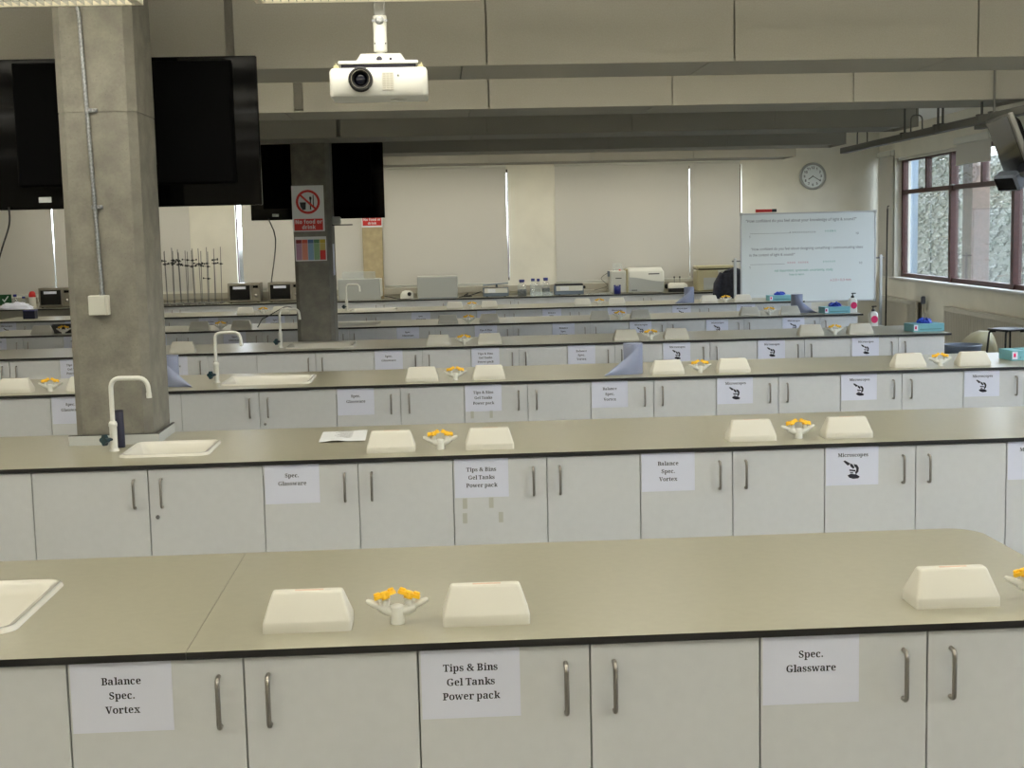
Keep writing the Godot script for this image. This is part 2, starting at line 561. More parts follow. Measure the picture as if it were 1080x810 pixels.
func sink(w: float, d: float, label: String, at: Vector3, turn: float) -> void:
	var t := thing("sink", label, "sink", at, turn, "white inset sinks")
	var st := ST()
	loft(st, [[Vector3(0, 0.0005, 0), w, d, 0.06], [Vector3(0, 0.011, 0), w - 0.006, d - 0.006, 0.06], [Vector3(0, 0.015, 0), w - 0.022, d - 0.022, 0.055], [Vector3(0, 0.014, 0), w - 0.05, d - 0.05, 0.05], [Vector3(0, 0.004, 0), w - 0.075, d - 0.075, 0.045], [Vector3(0, -0.03, 0), w - 0.1, d - 0.1, 0.045], [Vector3(0, -0.17, 0), w - 0.13, d - 0.13, 0.05], [Vector3(0, -0.185, 0), w - 0.18, d - 0.18, 0.05]], false, true, 6)
	part(st, "bowl", M.ceramic, t)
	st = ST()
	lathe(st, [Vector2(0.032, -0.184), Vector2(0.03, -0.180), Vector2(0.022, -0.180), Vector2(0.018, -0.184), Vector2(0, -0.1845)], 18)
	part(st, "drain", M.steel, t)

func faucet() -> Node3D:
	if protos.has("faucet"): return protos.faucet
	var t := Node3D.new()
	t.name = "laboratory_tap"
	t.set_meta("base_name", "laboratory_tap")
	t.set_meta("category", "tap")
	t.set_meta("group", "white swan-neck water taps")
	var st := ST()
	lathe(st, [Vector2(0.029, 0), Vector2(0.029, 0.006), Vector2(0.022, 0.012), Vector2(0.0205, 0.02), Vector2(0.0205, 0.135), Vector2(0.0235, 0.14), Vector2(0.0235, 0.155), Vector2(0.019, 0.165), Vector2(0.013, 0.17), Vector2(0, 0.17)], 20)
	part(st, "body", M.white_plastic, t)
	st = ST()
	tube(st, bend([Vector3(0, 0.15, 0), Vector3(0, 0.408, 0), Vector3(0.205, 0.408, 0.02), Vector3(0.214, 0.295, 0.02)], 0.058, 8), 0.0130, 14)
	tube(st, [Vector3(0.2105, 0.325, 0.02), Vector3(0.212, 0.295, 0.02)], 0.0150, 14)
	part(st, "spout", M.white_plastic, t)
	st = ST()
	var xf := Transform3D(Basis(Vector3.FORWARD, PI / 2) * Basis(Vector3.UP, 0.4), Vector3(-0.02, 0.068, 0.012))
	tube(st, [Vector3(0, 0.068, 0.012), Vector3(-0.03, 0.068, 0.014)], 0.010, 10)
	var w := PackedVector2Array()
	for k in 40:
		var a := TAU * k / 40
		w.append(Vector2(cos(a), sin(a)) * (0.027 + 0.005 * cos(4 * a)))
	prism(st, w, 0.024, Transform3D(Basis(Vector3.UP, -PI / 2 + 0.95), Vector3(-0.050, 0.066, 0.036)))
	part(st, "knob", M.teal_dark, t)
	protos.faucet = t
	return t

func build_rows() -> void:
	for i in 6:
		var xs: float = ROWS[i][0]
		var turn: float = ROWS[i][2]
		var T := Transform3D(Basis(Vector3.UP, turn), Vector3(xs, 0, ROWS[i][1]))
		var row: String = ROW[i]
		var nl: int = ROWS[i][3]
		var nr: int = ROWS[i][4]
		var depth := 1.215
		var xl := -1.2 - nl - (0.3 if i == 0 else 0.06)
		var xr := nr + (0.11 if i == 0 else 0.065)
		var sw := 0.49 if i == 1 else 0.72
		var sx := -0.565 if i == 1 else -0.58
		var sd := 0.50 if i == 1 else 0.62
		var sz := -0.25 - sd / 2
		# worktop
		var holes := [[sx - sw / 2 + 0.03, sx + sw / 2 - 0.03, sz - sd / 2 + 0.03, sz + sd / 2 - 0.03]]
		if i == 1: holes.append([-1.178, -0.700, -1.4, -0.775])
		var t := thing("worktop", "long beige worktop with a black edge on the " + row, "worktop", T.origin, turn, "beige bench worktops")
		var spans := [[xl, xr]]
		if i == 0: spans = [[xl, 0.3418], [0.3432, xr]]
		for s in spans:
			var st := ST()
			var st2 := ST()
			var e: float = s[1]
			if i == 0 and e > 1.0:
				e -= 0.16
				var q := PackedVector2Array([Vector2(e, 0), Vector2(e + 0.16, 0)])
				for k in 9:
					var a := PI / 2 * k / 8.0
					q.append(Vector2(e + 0.16 - 0.12 + 0.12 * cos(a), depth - 0.12 + 0.12 * sin(a)))
				q.append(Vector2(e, depth))
				prism(st, q, 0.021, Transform3D(Basis(Vector3.RIGHT, -PI / 2), Vector3(0, LABTOP - 0.001, 0)) * Transform3D(Basis.IDENTITY, Vector3(0, 0, 0)))
				prism(st2, q, 0.001, Transform3D(Basis(Vector3.RIGHT, -PI / 2), Vector3(0, LABTOP, 0)))
			slab(st, s[0], e, -depth, 0, LABTOP - 0.022, LABTOP - 0.001, holes)
			slab(st2, s[0], e, -depth, 0, LABTOP - 0.001, LABTOP, holes)
			var top := part(st2, "top_sheet", M.top, t)
			part(st, "core", M.core, top)
		# cabinets and notices
		var sinkcab := cabinet(1.2, 1.19 if i != 1 else 0.74, true)
		copy(sinkcab, "wide white sink cabinet with a lock in the " + row, T * Vector3(-1.2, 0, 0), turn)
		var kinds := ["spec", "tips", "balance", "micro", "micro", "micro"] if i > 0 else ["balance", "tips", "spec"]
		for k in nr:
			copy(cabinet(1.0, 1.19), "white two-door cabinet, %s right of the sink, in the %s" % [ORD[k], row], T * Vector3(k, 0, 0), turn)
			if kinds[k] == "tips" and (i == 1 or i == 2):
				var left: Node = get_child(get_child_count() - 1).find_child("door", false, false)
				for q in ([[0.06, 0.655], [0.20, 0.655], [0.058, 0.575], [0.25, 0.575]] if i == 1 else [[0.06, 0.66], [0.21, 0.66]]):
					put(tape_mesh(), "tape_strip", M.tape, left, Vector3(q[0], q[1], -0.0215))
			notice(kinds[k], "paper notice reading %s, %s right of the sink, %s" % [READS[kinds[k]] if kinds[k] != "micro" else "Microscopes", ORD[k], row], T * Vector3(k + 0.008, 0.896, -0.022), turn)
		var lk := ["spec", "tips", "balance", "micro", "micro"]
		for k in nl:
			if i == 1 and k > 0: continue
			copy(cabinet(1.0, 1.19), "white two-door cabinet, %s left of the sink, in the %s" % [ORD[k], row], T * Vector3(-2.2 - k, 0, 0), turn)
			if i == 1: continue
			notice(lk[k], "paper notice reading %s, %s left of the sink, %s" % [READS[lk[k]] if lk[k] != "micro" else "Microscopes", ORD[k], row], T * Vector3(-2.2 - k + 0.008, 0.896, -0.022), turn)
		# sink and tap
		sink(sw, sd, "white inset sink in the worktop of the " + row, T * Vector3(sx, LABTOP, sz), turn)
		if i != 0 and i != 4:
			copy(faucet(), "white swan-neck water tap beside the sink on the " + row, T * Vector3(-0.885 if i == 1 else -1.0, LABTOP, -0.52 if i != 3 else -0.45), turn)
		# gas taps between socket boxes
		var taps := []
		for k in 3: taps.append([0.938 + 1.972 * k, "%s right of the sink" % ORD[k]])
		for k in 3: taps.append([-2.25 - 1.99 * k, "%s left of the sink" % ORD[k]])
		for a in taps:
			var X: float = a[0]
			if X > xr - 0.1 or X < xl + 0.1: continue
			if i == 1 and (X > 4 or X < 0): continue
			copy(gas_tap(), "white gas tap with yellow knobs, %s, %s" % [a[1], row], T * Vector3(X, LABTOP, -0.215), turn)
			for s in [-1, 1]:
				if i == 0 and s == 1 and X > 2: continue
				if X + s * 0.265 < xl + 0.15: continue
				copy(socket_box(), "cream socket box %s of the gas tap %s, %s" % ["left" if s < 0 else "right", a[1], row], T * Vector3(X + s * 0.267, LABTOP, -0.15), turn)

# ---------------------------------------------------------------- camera, sky, lamps
func build_view() -> void:
	var cam := Camera3D.new()
	cam.name = "camera"
	cam.position = Vector3(0, 2.09, 0)
	cam.rotation = Vector3(-0.11181, -0.0509, -0.0232)
	cam.fov = 31.535
	cam.current = true
	add_child(cam)
	var we := WorldEnvironment.new()
	we.name = "environment"
	var e := Environment.new()
	e.background_mode = Environment.BG_SKY
	var sky := Sky.new()
	var sm := ProceduralSkyMaterial.new()
	sm.sky_top_color = Color(0.80, 0.86, 0.93)
	sm.sky_horizon_color = Color(0.90, 0.93, 0.96)
	sm.ground_horizon_color = Color(0.55, 0.55, 0.52)
	sm.ground_bottom_color = Color(0.32, 0.32, 0.30)
	sm.sky_energy_multiplier = 3.6
	sm.ground_energy_multiplier = 1.0
	sky.sky_material = sm
	e.sky = sky
	e.tonemap_mode = Environment.TONE_MAPPER_LINEAR
	e.tonemap_exposure = 0.81
	e.sdfgi_enabled = true
	e.ssao_enabled = true
	e.ssil_enabled = true
	we.environment = e
	add_child(we)

const LAMP_COLOR := Color(1.0, 0.982, 0.93)
const LAMP_ENERGY := 2.3

func lamps() -> void:
	# louvred luminaires in rows between the beams
	var proto := Node3D.new()
	proto.name = "luminaire"
	proto.set_meta("base_name", "luminaire")
	proto.set_meta("category", "ceiling lamp")
	proto.set_meta("group", "louvred luminaires between the ceiling beams")
	var st := ST()
	loft(st, [[Vector3(0, 0.0, 0), 1.16, 0.30, 0.03], [Vector3(0, 0.05, 0), 1.16, 0.30, 0.03], [Vector3(0, 0.085, 0), 1.12, 0.22, 0.03]], false, true, 4)
	part(st, "housing", M.lamp_body, proto)
	st = ST()
	box(st, Vector3(-0.54, 0.026, -0.13), Vector3(0.54, 0.030, 0.13))
	box(st, Vector3(-0.5, 0.086, -0.08), Vector3(0.5, 0.092, 0.08))
	part(st, "tube_panel", M.glow, proto)
	st = ST()
	for s in [-1.0, 1.0]:
		box(st, Vector3(-0.58, 0.0, s * 0.14 - 0.008), Vector3(0.58, 0.03, s * 0.14 + 0.008))
		box(st, Vector3(s * 0.56 - 0.016, 0.0, -0.14), Vector3(s * 0.56 + 0.016, 0.03, 0.14))
	part(st, "rim", M.lamp_body, proto)
	st = ST()
	for k in 27:
		var x := -0.53 + k * 0.0408
		box(st, Vector3(x - 0.001, 0.002, -0.13), Vector3(x + 0.001, 0.024, 0.13))
	box(st, Vector3(-0.54, 0.002, -0.001), Vector3(0.54, 0.024, 0.001))
	part(st, "louvre", M.alu, proto)
	for s in [-1.0, 1.0]:
		st = ST()
		tube(st, [Vector3(s * 0.4, 0.08, 0), Vector3(s * 0.4, 0.460, 0)], 0.004, 6)
		part(st, "suspension_rod", M.steel, proto)
	for z in [[2.35, "along the wall behind the camera"], [-0.7, "over the camera"], [-3.9, "above the nearest bench"], [-7.12, "above the second bench"], [-10.5, "above the third bench"], [-20.1, "above the sixth bench"], [-23.65, "before the back wall windows"]]:
		for k in range(-4, 4):
			var x: float = -0.33 + 1.735 * k + 0.03 * (-z[0] - 7.1)
			var label := "louvred fluorescent luminaire hung %s, %s from the left" % [z[1], ORD[k + 4]]
			if z[0] == -7.12 and k == 0: label = "lit louvred luminaire directly above the white projector"
			if z[0] == -7.12 and k == -1: label = "louvred luminaire crossing the top of the near concrete column"
			var o := copy(proto, label, Vector3(x, 3.29, z[0]))
			for way in [[-1.0, -0.004, 0.5], [1.0, 0.10, 1.5]]:
				var l := AreaLight3D.new()
				l.name = "lamp_light" if way[0] < 0 else "lamp_uplight"
				l.area_size = Vector2(1.06, 0.25) if way[0] < 0 else Vector2(1.0, 0.16)
				l.light_color = LAMP_COLOR
				l.light_energy = LAMP_ENERGY * (way[2] if z[0] > -19 else ((0.4 if way[0] < 0 else 0.6) if z[0] > -21 else (0.8 if way[0] < 0 else 0.4)))
				l.area_range = 40.0
				l.area_attenuation = 2.0
				l.shadow_enabled = true
				l.rotation.x = way[0] * PI / 2
				l.position = Vector3(0, way[1], 0)
				o.add_child(l)

# ---------------------------------------------------------------- the room
const WZ := -25.1
const CEIL := 3.75
var RW := Transform3D(Basis(Vector3.UP, -0.049958), Vector3(6.93, 0, 0))   # right wall: inner face is x = 0, -z runs along it

func wall_with_openings(st: SurfaceTool, u0: float, u1: float, h: float, t0: float, t1: float, ops: Array, along_x: bool, xf := Transform3D.IDENTITY) -> void:
	var us := [u0, u1]
	for o in ops:
		us.append(o[0]); us.append(o[1])
	us.sort()
	for i in us.size() - 1:
		var a: float = us[i]
		var b: float = us[i + 1]
		if b - a < 0.001: continue
		var mid := (a + b) / 2
		var spans := [[0.0, h]]
		for o in ops:
			if o[0] < mid and o[1] > mid: spans = [[0.0, o[2]], [o[3], h]]
		for s in spans:
			if along_x: box(st, Vector3(a, s[0], t1), Vector3(b, s[1], t0), 0, xf)
			else: box(st, Vector3(t0, s[0], -b), Vector3(t1, s[1], -a), 0, xf)

const BACK_OPENINGS := [[-8.85, -4.62, 1.19, 3.22], [-3.685, -1.5, 1.19, 3.22], [-0.90, 1.288, 1.19, 3.22], [2.26, 5.612, 1.19, 3.22]]
# the bays of the right wall, measured along it from z = 0
const SIDE_OPENINGS := [[0.6, 5.9, 1.12, 3.22], [6.55, 11.85, 1.12, 3.22], [12.5, 17.5, 1.12, 3.22], [17.78, 24.08, 1.12, 3.22], [24.25, 25.09, 1.12, 3.34]]

func room() -> void:
	var st := ST()
	box(st, Vector3(-9.6, -0.2, WZ - 0.3), Vector3(8.6, 0, 4.3))
	struct(st, "floor", M.floor)
	st = ST()
	box(st, Vector3(-9.9, CEIL, WZ - 0.4), Vector3(8.9, CEIL + 0.25, 4.6))
	struct(st, "ceiling", M.slab)
	st = ST()
	wall_with_openings(st, -9.6, 8.5, CEIL, WZ, WZ - 0.28, BACK_OPENINGS, true)
	struct(st, "wall_back", M.wall)
	st = ST()
	wall_with_openings(st, -4.4, 25.4, CEIL, 0.0, 0.28, SIDE_OPENINGS, false)
	var w := struct(st, "wall_right", M.wall)
	w.transform = RW
	st = ST()
	box(st, Vector3(-9.6, 0, WZ), Vector3(-9.3, CEIL, 4.3))
	struct(st, "wall_left", M.wall)
	st = ST()
	box(st, Vector3(-9.6, 0, 4.0), Vector3(7.6, CEIL, 4.3))
	struct(st, "wall_front", M.wall)
	# ceiling beams boxed in with panels
	var jx := [0.342, 0.47, 0.565, 0.68, 0.80]
	var bz := [-8.97, -12.1, -15.3, -18.42, -21.5]
	for i in 5:
		var t := Node3D.new()
		t.name = "trim_%d" % (i + 1)
		add_child(t)
		t.position = Vector3(jx[i], 3.16, bz[i])
		t.set_meta("kind", "structure")
		var top: float = CEIL - 3.16
		st = ST()
		box(st, Vector3(-9.7 - jx[i] + 0.4, 0.03, -0.73), Vector3(4.85, top, -0.07))
		part(st, "core", M.beam, t)
		var fm := boxmesh(Vector3(0.81, top / 2, -0.008), Vector3(1.611, top, 0.016), 0.002)
		var sm := boxmesh(Vector3(0.81, 0.008, -0.4), Vector3(1.612, 0.016, 0.768), 0.002)
		for k in range(-6, 3):
			if i < 3 and k == -2:
				put(boxmesh(Vector3(0.81 - [0.045, 0.07, 0.035][i] / 2, top / 2, -0.008), Vector3(1.611 - [0.045, 0.07, 0.035][i], top, 0.016), 0.002), "face_panel", M.beam, t, Vector3(k * 1.62, 0, 0))
			else: put(fm, "face_panel", M.beam, t, Vector3(k * 1.62, 0, 0))
			put(sm, "soffit_panel", M.beam, t, Vector3(k * 1.62 - (0.16 if k > -6 else 0.0), 0, 0))
			put(fm, "face_panel", M.beam, t, Vector3(k * 1.62, 0, -0.784))
		st = ST()
		box(st, Vector3(4.858, 0, -0.8), Vector3(4.872, top, 0))
		part(st, "end_panel", M.beam, t)
	# dado trunking along the back wall
	st = ST()
	box(st, Vector3(-9.3, 0.985, WZ), Vector3(5.7, 1.10, WZ + 0.05), 0.004)
	var d := struct(st, "trim_6", M.trunking)
	# pier of the frame in the back wall
	st = ST()
	box(st, Vector3(-1.39, 0, WZ), Vector3(-1.03, CEIL, WZ + 0.10), 0.006)
	struct(st, "trim_7", M.pier)
	back_windows()
	side_windows()

func blind(called: String, label: String, x0: float, x1: float, y0: float, y1: float, m: Material) -> void:
	var t := thing("roller_blind", label, "blind", Vector3((x0 + x1) / 2, y0, WZ + 0.03), 0, "roller blinds on the back wall")
	var st := ST()
	var w := x1 - x0
	box(st, Vector3(-w / 2, 0, -0.0008), Vector3(w / 2, y1 - y0 - 0.03, 0.0008))
	part(st, "fabric", m, t)
	st = ST()
	tube(st, [Vector3(-w / 2, 0.008, 0), Vector3(w / 2, 0.008, 0)], 0.009, 8)
	part(st, "bottom_bar", M.case_white, t)
	st = ST()
	tube(st, [Vector3(-w / 2 - 0.002, y1 - y0 - 0.01, 0), Vector3(w / 2 + 0.002, y1 - y0 - 0.01, 0)], 0.026, 12)
	part(st, "roller", M.case_white, t)

func back_windows() -> void:
	for i in BACK_OPENINGS.size():
		var o: Array = BACK_OPENINGS[i]
		var t := Node3D.new()
		t.name = "window_%d" % (i + 1)
		add_child(t)
		t.set_meta("kind", "structure")
		t.position = Vector3(0, 0, WZ - 0.14)
		var st := ST()
		for x in [o[0] + 0.008, o[1] - 0.008]: box(st, Vector3(x - 0.008, o[2], -0.04), Vector3(x + 0.008, o[3], 0.04))
		for y in [o[2] + 0.03, o[3] - 0.03]: box(st, Vector3(o[0], y - 0.03, -0.04), Vector3(o[1], y + 0.03, 0.04))
		var n := maxi(1, roundi((o[1] - o[0]) / 1.15))
		for k in range(1, n): box(st, Vector3(lerpf(o[0], o[1], float(k) / n) - 0.03, o[2], -0.04), Vector3(lerpf(o[0], o[1], float(k) / n) + 0.03, o[3], 0.04))
		part(st, "window_frame", M.timber, t)
		for k in n:
			st = ST()
			box(st, Vector3(lerpf(o[0], o[1], float(k) / n) + 0.03, o[2] + 0.03, -0.003), Vector3(lerpf(o[0], o[1], float(k + 1) / n) - 0.03, o[3] - 0.03, 0.003))
			part(st, "pane", M.glass, t)
	blind("a", "roller blind at the far left, left of the first daylight gap", -9.0, -6.95, 1.14, 3.28, M.blind)
	blind("b", "roller blind behind the row of retort stands", -6.932, -4.5, 1.14, 3.28, M.blind)
	blind("c", "roller blind behind the microwaves, left of the bare pier", -3.57, -1.40, 1.14, 3.28, M.blind)
	blind("d", "roller blind behind the balance, right of the bare pier", -1.02, 1.255, 1.14, 3.29, M.blind)
	blind("e", "widest roller blind behind the white centrifuge", 2.145, 4.625, 1.14, 3.29, M.blind)
	blind("f", "narrow roller blind just left of the whiteboard", 4.634, 5.567, 1.14, 3.29, M.blind)

func side_windows() -> void:
	for i in SIDE_OPENINGS.size():
		var o: Array = SIDE_OPENINGS[i]
		var t := Node3D.new()
		t.name = "window_%d" % (i + 5)
		add_child(t)
		t.set_meta("kind", "structure")
		t.transform = RW
		var st := ST()
		var a: float = o[0]
		var b: float = o[1]
		if i < 4:
			st = ST()
			box(st, Vector3(-0.05, 1.09, -b - 0.06), Vector3(0.27, 1.122, -a + 0.06), 0.004)
			part(st, "window_sill", M.sill, t)
		var f0 := 0.12
		var f1 := 0.21
		var far := b
		st = ST()
		for u in [a + 0.05, far - 0.05]: box(st, Vector3(f0, o[2], -u - 0.05), Vector3(f1, o[3], -u + 0.05))
		for y in [o[2] + 0.035, o[3] - 0.03]: box(st, Vector3(f0, y - 0.035, -far), Vector3(f1, y + 0.035, -a))
		if i == 4:
			part(st, "window_frame", M.timber, t)
			st = ST()
			box(st, Vector3(0.15, o[2], -b), Vector3(0.156, o[3], -a))
			part(st, "pane", M.glass, t)
			continue
		# main mullions every 2.7 m, top-light mullions half way, one transom
		var mains := []
		var u := far - 0.05 - 2.7
		while u > a + 0.3:
			mains.append(u)
			u -= 2.7
		box(st, Vector3(f0, 2.585, -far), Vector3(f1, 2.655, -a))
		var edges := [far - 0.05]
		for m in mains:
			box(st, Vector3(f0 - 0.03, o[2], -m - 0.055), Vector3(f1, o[3], -m + 0.055))
			edges.append(m)
		edges.append(a + 0.05)
		var glass := []
		for k in edges.size() - 1:
			var mid: float = (edges[k] + edges[k + 1]) / 2
			box(st, Vector3(f0, 2.62, -mid - 0.045), Vector3(f1, o[3], -mid + 0.045))
			glass.append([edges[k + 1], edges[k], o[2] + 0.05, 2.59])
			glass.append([edges[k + 1], mid, 2.65, o[3] - 0.05])
			glass.append([mid, edges[k], 2.65, o[3] - 0.05])
		part(st, "window_frame", M.timber, t)
		for g in glass:
			st = ST()
			box(st, Vector3(0.162, g[2], -g[1] + 0.04), Vector3(0.168, g[3], -g[0] - 0.04))
			part(st, "pane", M.glass, t)
		if i == 3:
			for q in [22.9, 21.3]:
				st = ST()
				tube(st, [Vector3(f0 - 0.03, 2.66, -q), Vector3(f0 - 0.03, 2.66, -q + 0.14)], 0.012, 6)
				bx(st, Vector3(f0 - 0.01, 2.655, -q + 0.07), Vector3(0.04, 0.02, 0.05))
				part(st, "window_catch", M.steel, t)

func wall_blind(label: String, u0: float, u1: float, y0: float, y1: float, off: float) -> void:
	var t := thing("roller_blind", label, "blind", RW * Vector3(off, y0, -(u0 + u1) / 2), RW.basis.get_euler().y, "roller blinds on the window wall")
	var w := u1 - u0
	var st := ST()
	box(st, Vector3(-0.0008, 0, -w / 2), Vector3(0.0008, y1 - y0, w / 2))
	part(st, "fabric", M.blind, t)
	st = ST()
	tube(st, [Vector3(0, 0.006, -w / 2), Vector3(0, 0.006, w / 2)], 0.009, 8)
	part(st, "bottom_bar", M.case_white, t)
	st = ST()
	box(st, Vector3(-0.045, y1 - y0 - 0.03, -w / 2 - 0.01), Vector3(0.045, y1 - y0 + 0.07, w / 2 + 0.01), 0.008)
	part(st, "cassette", M.case_white, t)

func _ready() -> void:
	build_view()
	make_materials()
	lamps()
	room()
	build_rows()
	columns()
	hanging()
	back_bench()
	bench_items()
	right_side()
	outdoors()

func group_of(o: Node3D, g: String) -> Node3D:
	o.set_meta("group", g)
	return o

# ---------------------------------------------------------------- columns, screens, signs
func column(label: String, x0: float, x1: float, z0: float, z1: float) -> void:
	var t := thing("concrete_column", label, "column", Vector3((x0 + x1) / 2, 0, (z0 + z1) / 2), 0, "concrete columns")
	var w := x1 - x0
	var d := z0 - z1
	var c := 0.045
	var poly := func(k: float) -> PackedVector2Array:
		var a := w / 2 - k
		var b := d / 2 - k
		return PackedVector2Array([Vector2(-a + c, -b), Vector2(a - c, -b), Vector2(a, -b + c), Vector2(a, b - c), Vector2(a - c, b), Vector2(-a + c, b), Vector2(-a, b - c), Vector2(-a, -b + c)])
	var flat := Basis(Vector3.RIGHT, -PI / 2)
	for s in [[0.0, 2.808, 0.0], [2.808, 2.814, 0.004], [2.814, CEIL - 0.001, -0.001]]:
		var st := ST()
		prism(st, poly.call(s[2]), s[1] - s[0], Transform3D(flat, Vector3(0, s[1], 0)))
		part(st, "joint" if s[1] - s[0] < 0.1 else "lift", M.concrete, t)

func wall_screen(label: String, at: Vector3, reach: float) -> void:
	var t := thing("wall_screen", label, "television", at, 0, "large screens on the concrete columns")
	var st := ST()
	box(st, Vector3(-0.81, -0.455, -0.035), Vector3(0.81, 0.455, 0.0), 0.006)
	part(st, "panel", M.black_gloss, t)
	st = ST()
	loft(st, [[Vector3(0, 0, 0.0), 1.32, 0.75, 0.008], [Vector3(0, 0.05, 0), 1.31, 0.74, 0.008], [Vector3(0, 0.058, 0), 1.29, 0.72, 0.008]], false, true, 3, false, Transform3D(Basis(Vector3.RIGHT, PI / 2), Vector3(0, 0.055, 0)))
	part(st, "back_cover", M.black_matte, t)
	st = ST()
	box(st, Vector3(-0.76, -0.40, -0.037), Vector3(0.76, 0.40, -0.0349))
	part(st, "screen", M.screen, t)
	st = ST()
	box(st, Vector3(-0.19, -0.2, 0.058), Vector3(0.19, 0.2, reach))
	part(st, "bracket", M.black_matte, t)
	st = ST()
	box(st, Vector3(-0.555, -0.413, 0.0), Vector3(-0.478, -0.38, 0.0012))
	part(st, "sticker", M.sign_white, t)

func cable(called: String, label: String, pts: Array, r: float, m: Material) -> void:
	var c := Curve3D.new()
	for i in pts.size():
		var tan_: Vector3 = Vector3.ZERO
		if i > 0 and i < pts.size() - 1: tan_ = (pts[i + 1] - pts[i - 1]) / 6.0
		c.add_point(pts[i], -tan_, tan_)
	var out := []
	var n := maxi(8, pts.size() * 5)
	for k in n + 1: out.append(c.sample_baked(c.get_baked_length() * k / n, true))
	var st := ST()
	tube(st, out, r, 6)
	var o := part(st, called, m, self)
	tag(o, label, "cable")

func columns() -> void:
	column("near concrete column rising through the second bench", -2.13, -1.69, -7.90, -8.46)
	column("far concrete column carrying safety signs between two benches", -1.70, -1.255, -16.12, -16.66)
	wall_screen("large black screen behind the near concrete column", Vector3(-1.90, 2.745, -8.60), 0.14)
	wall_screen("smaller-looking black screen behind the far concrete column", Vector3(-1.46, 2.745, -16.80), 0.14)
	# upstand round the near column
	var t := thing("column_upstand", "low grey upstand with a black rim round the near column foot", "upstand", Vector3(-1.90, LABTOP, -7.88))
	var st := ST()
	box(st, Vector3(-0.26, 0, -0.004), Vector3(0.24, 0.056, 0.014))
	box(st, Vector3(0.24, 0, -0.45), Vector3(0.256, 0.056, 0.014))
	part(st, "board", M.carcass, t)
	st = ST()
	box(st, Vector3(-0.26, 0.056, -0.004), Vector3(0.24, 0.059, 0.015))
	box(st, Vector3(0.24, 0.056, -0.45), Vector3(0.257, 0.059, 0.015))
	part(st, "rim", M.core, t)
	# conduit with its box
	t = thing("conduit", "galvanised conduit running down the near concrete column", "conduit", Vector3(-1.94, 1.78, -7.885))
	st = ST()
	tube(st, bend([Vector3(0.012, 0, 0), Vector3(-0.03, 1.60, 0), Vector3(-0.075, 1.70, 0)], 0.05, 4), 0.011, 10)
	part(st, "pipe", M.galv, t)
	for y in [0.50, 1.04]:
		st = ST()
		bx(st, Vector3(0.010, y, -0.004), Vector3(0.065, 0.022, 0.01), 0.003)
		tube(st, [Vector3(-0.003 - 0.0, y - 0.011, 0), Vector3(-0.003, y + 0.011, 0)], 0.015, 10)
		lathe(st, [Vector2(0.007, 0), Vector2(0.006, 0.006), Vector2(0, 0.007)], 8, Transform3D(Basis(Vector3.RIGHT, PI / 2), Vector3(0.033, y, 0.001)))
		part(st, "clip", M.galv, t)
	st = ST()
	tube(st, [Vector3(0.011, -0.012, 0), Vector3(0.011, 0.02, 0)], 0.016, 10)
	part(st, "coupling", M.galv, t)
	t = thing("junction_box", "square grey junction box at the foot of the conduit", "junction box", Vector3(-1.945, 1.725, -7.875))
	st = ST()
	box(st, Vector3(-0.056, -0.056, -0.025), Vector3(0.056, 0.056, 0.02), 0.004)
	part(st, "body", M.cream, t)
	st = ST()
	box(st, Vector3(-0.055, -0.055, 0.02), Vector3(0.040, 0.055, 0.030), 0.003)
	part(st, "lid", M.grey_case2, t)
	# sign on the far column
	var z := -16.115
	t = thing("prohibition_sign", "white no food or drink sign with a red crossed ring", "sign", Vector3(-1.515, 2.48, z))
	st = ST()
	box(st, Vector3(-0.186, -0.338, 0), Vector3(0.186, 0.195, 0.003))
	part(st, "plate", M.sign_white, t)
	st = ST()
	ring(st, Vector3(0, 0.005, 0.0062), 0.112, 0.140, 0.003)
	bx(st, Vector3(0, 0, 0), Vector3(0.235, 0.024, 0.002), 0, Transform3D(Basis(Vector3.BACK, -0.75), Vector3(0, 0.005, 0.0055)))
	part(st, "red_ring", M.red, t)
	st = ST()
	prism(st, PackedVector2Array([Vector2(-0.095, 0.002), Vector2(-0.022, 0.002), Vector2(-0.028, -0.082), Vector2(-0.062, -0.088), Vector2(-0.088, -0.05)]), 0.001, Transform3D(Basis.IDENTITY, Vector3(0, 0, 0.0042)))
	prism(st, PackedVector2Array([Vector2(0.022, -0.085), Vector2(0.036, -0.085), Vector2(0.038, 0.02), Vector2(0.046, 0.05), Vector2(0.036, 0.066), Vector2(0.022, 0.066), Vector2(0.016, 0.05), Vector2(0.023, 0.02)]), 0.001, Transform3D(Basis.IDENTITY, Vector3(0, 0, 0.0042)))
	prism(st, PackedVector2Array([Vector2(0.058, -0.05), Vector2(0.070, -0.05), Vector2(0.068, 0.088), Vector2(0.058, 0.08)]), 0.001, Transform3D(Basis.IDENTITY, Vector3(0, 0, 0.0042)))
	part(st, "black_symbols", M.black, t)
	st = ST()
	box(st, Vector3(-0.166, -0.325, 0.003), Vector3(0.166, -0.19, 0.0045))
	part(st, "red_panel", M.red, t)
	put(text_mesh("No food or", 0.062, false), "lettering", M.sign_white, t, Vector3(0, -0.226, 0.0052))
	put(text_mesh("drink", 0.062, false), "lettering", M.sign_white, t, Vector3(0, -0.288, 0.0052))
	# coloured chart under it
	t = thing("chart_poster", "chart of pastel columns below the no food or drink sign", "poster", Vector3(-1.50, 1.94, z))
	st = ST()
	box(st, Vector3(-0.182, -0.142, 0), Vector3(0.182, 0.142, 0.0012))
	part(st, "sheet", M.sign_white, t)
	var cols := [Color(0.62, 0.47, 0.56), Color(0.78, 0.50, 0.42), Color(0.46, 0.60, 0.72), Color(0.47, 0.60, 0.45), Color(0.72, 0.66, 0.36)]
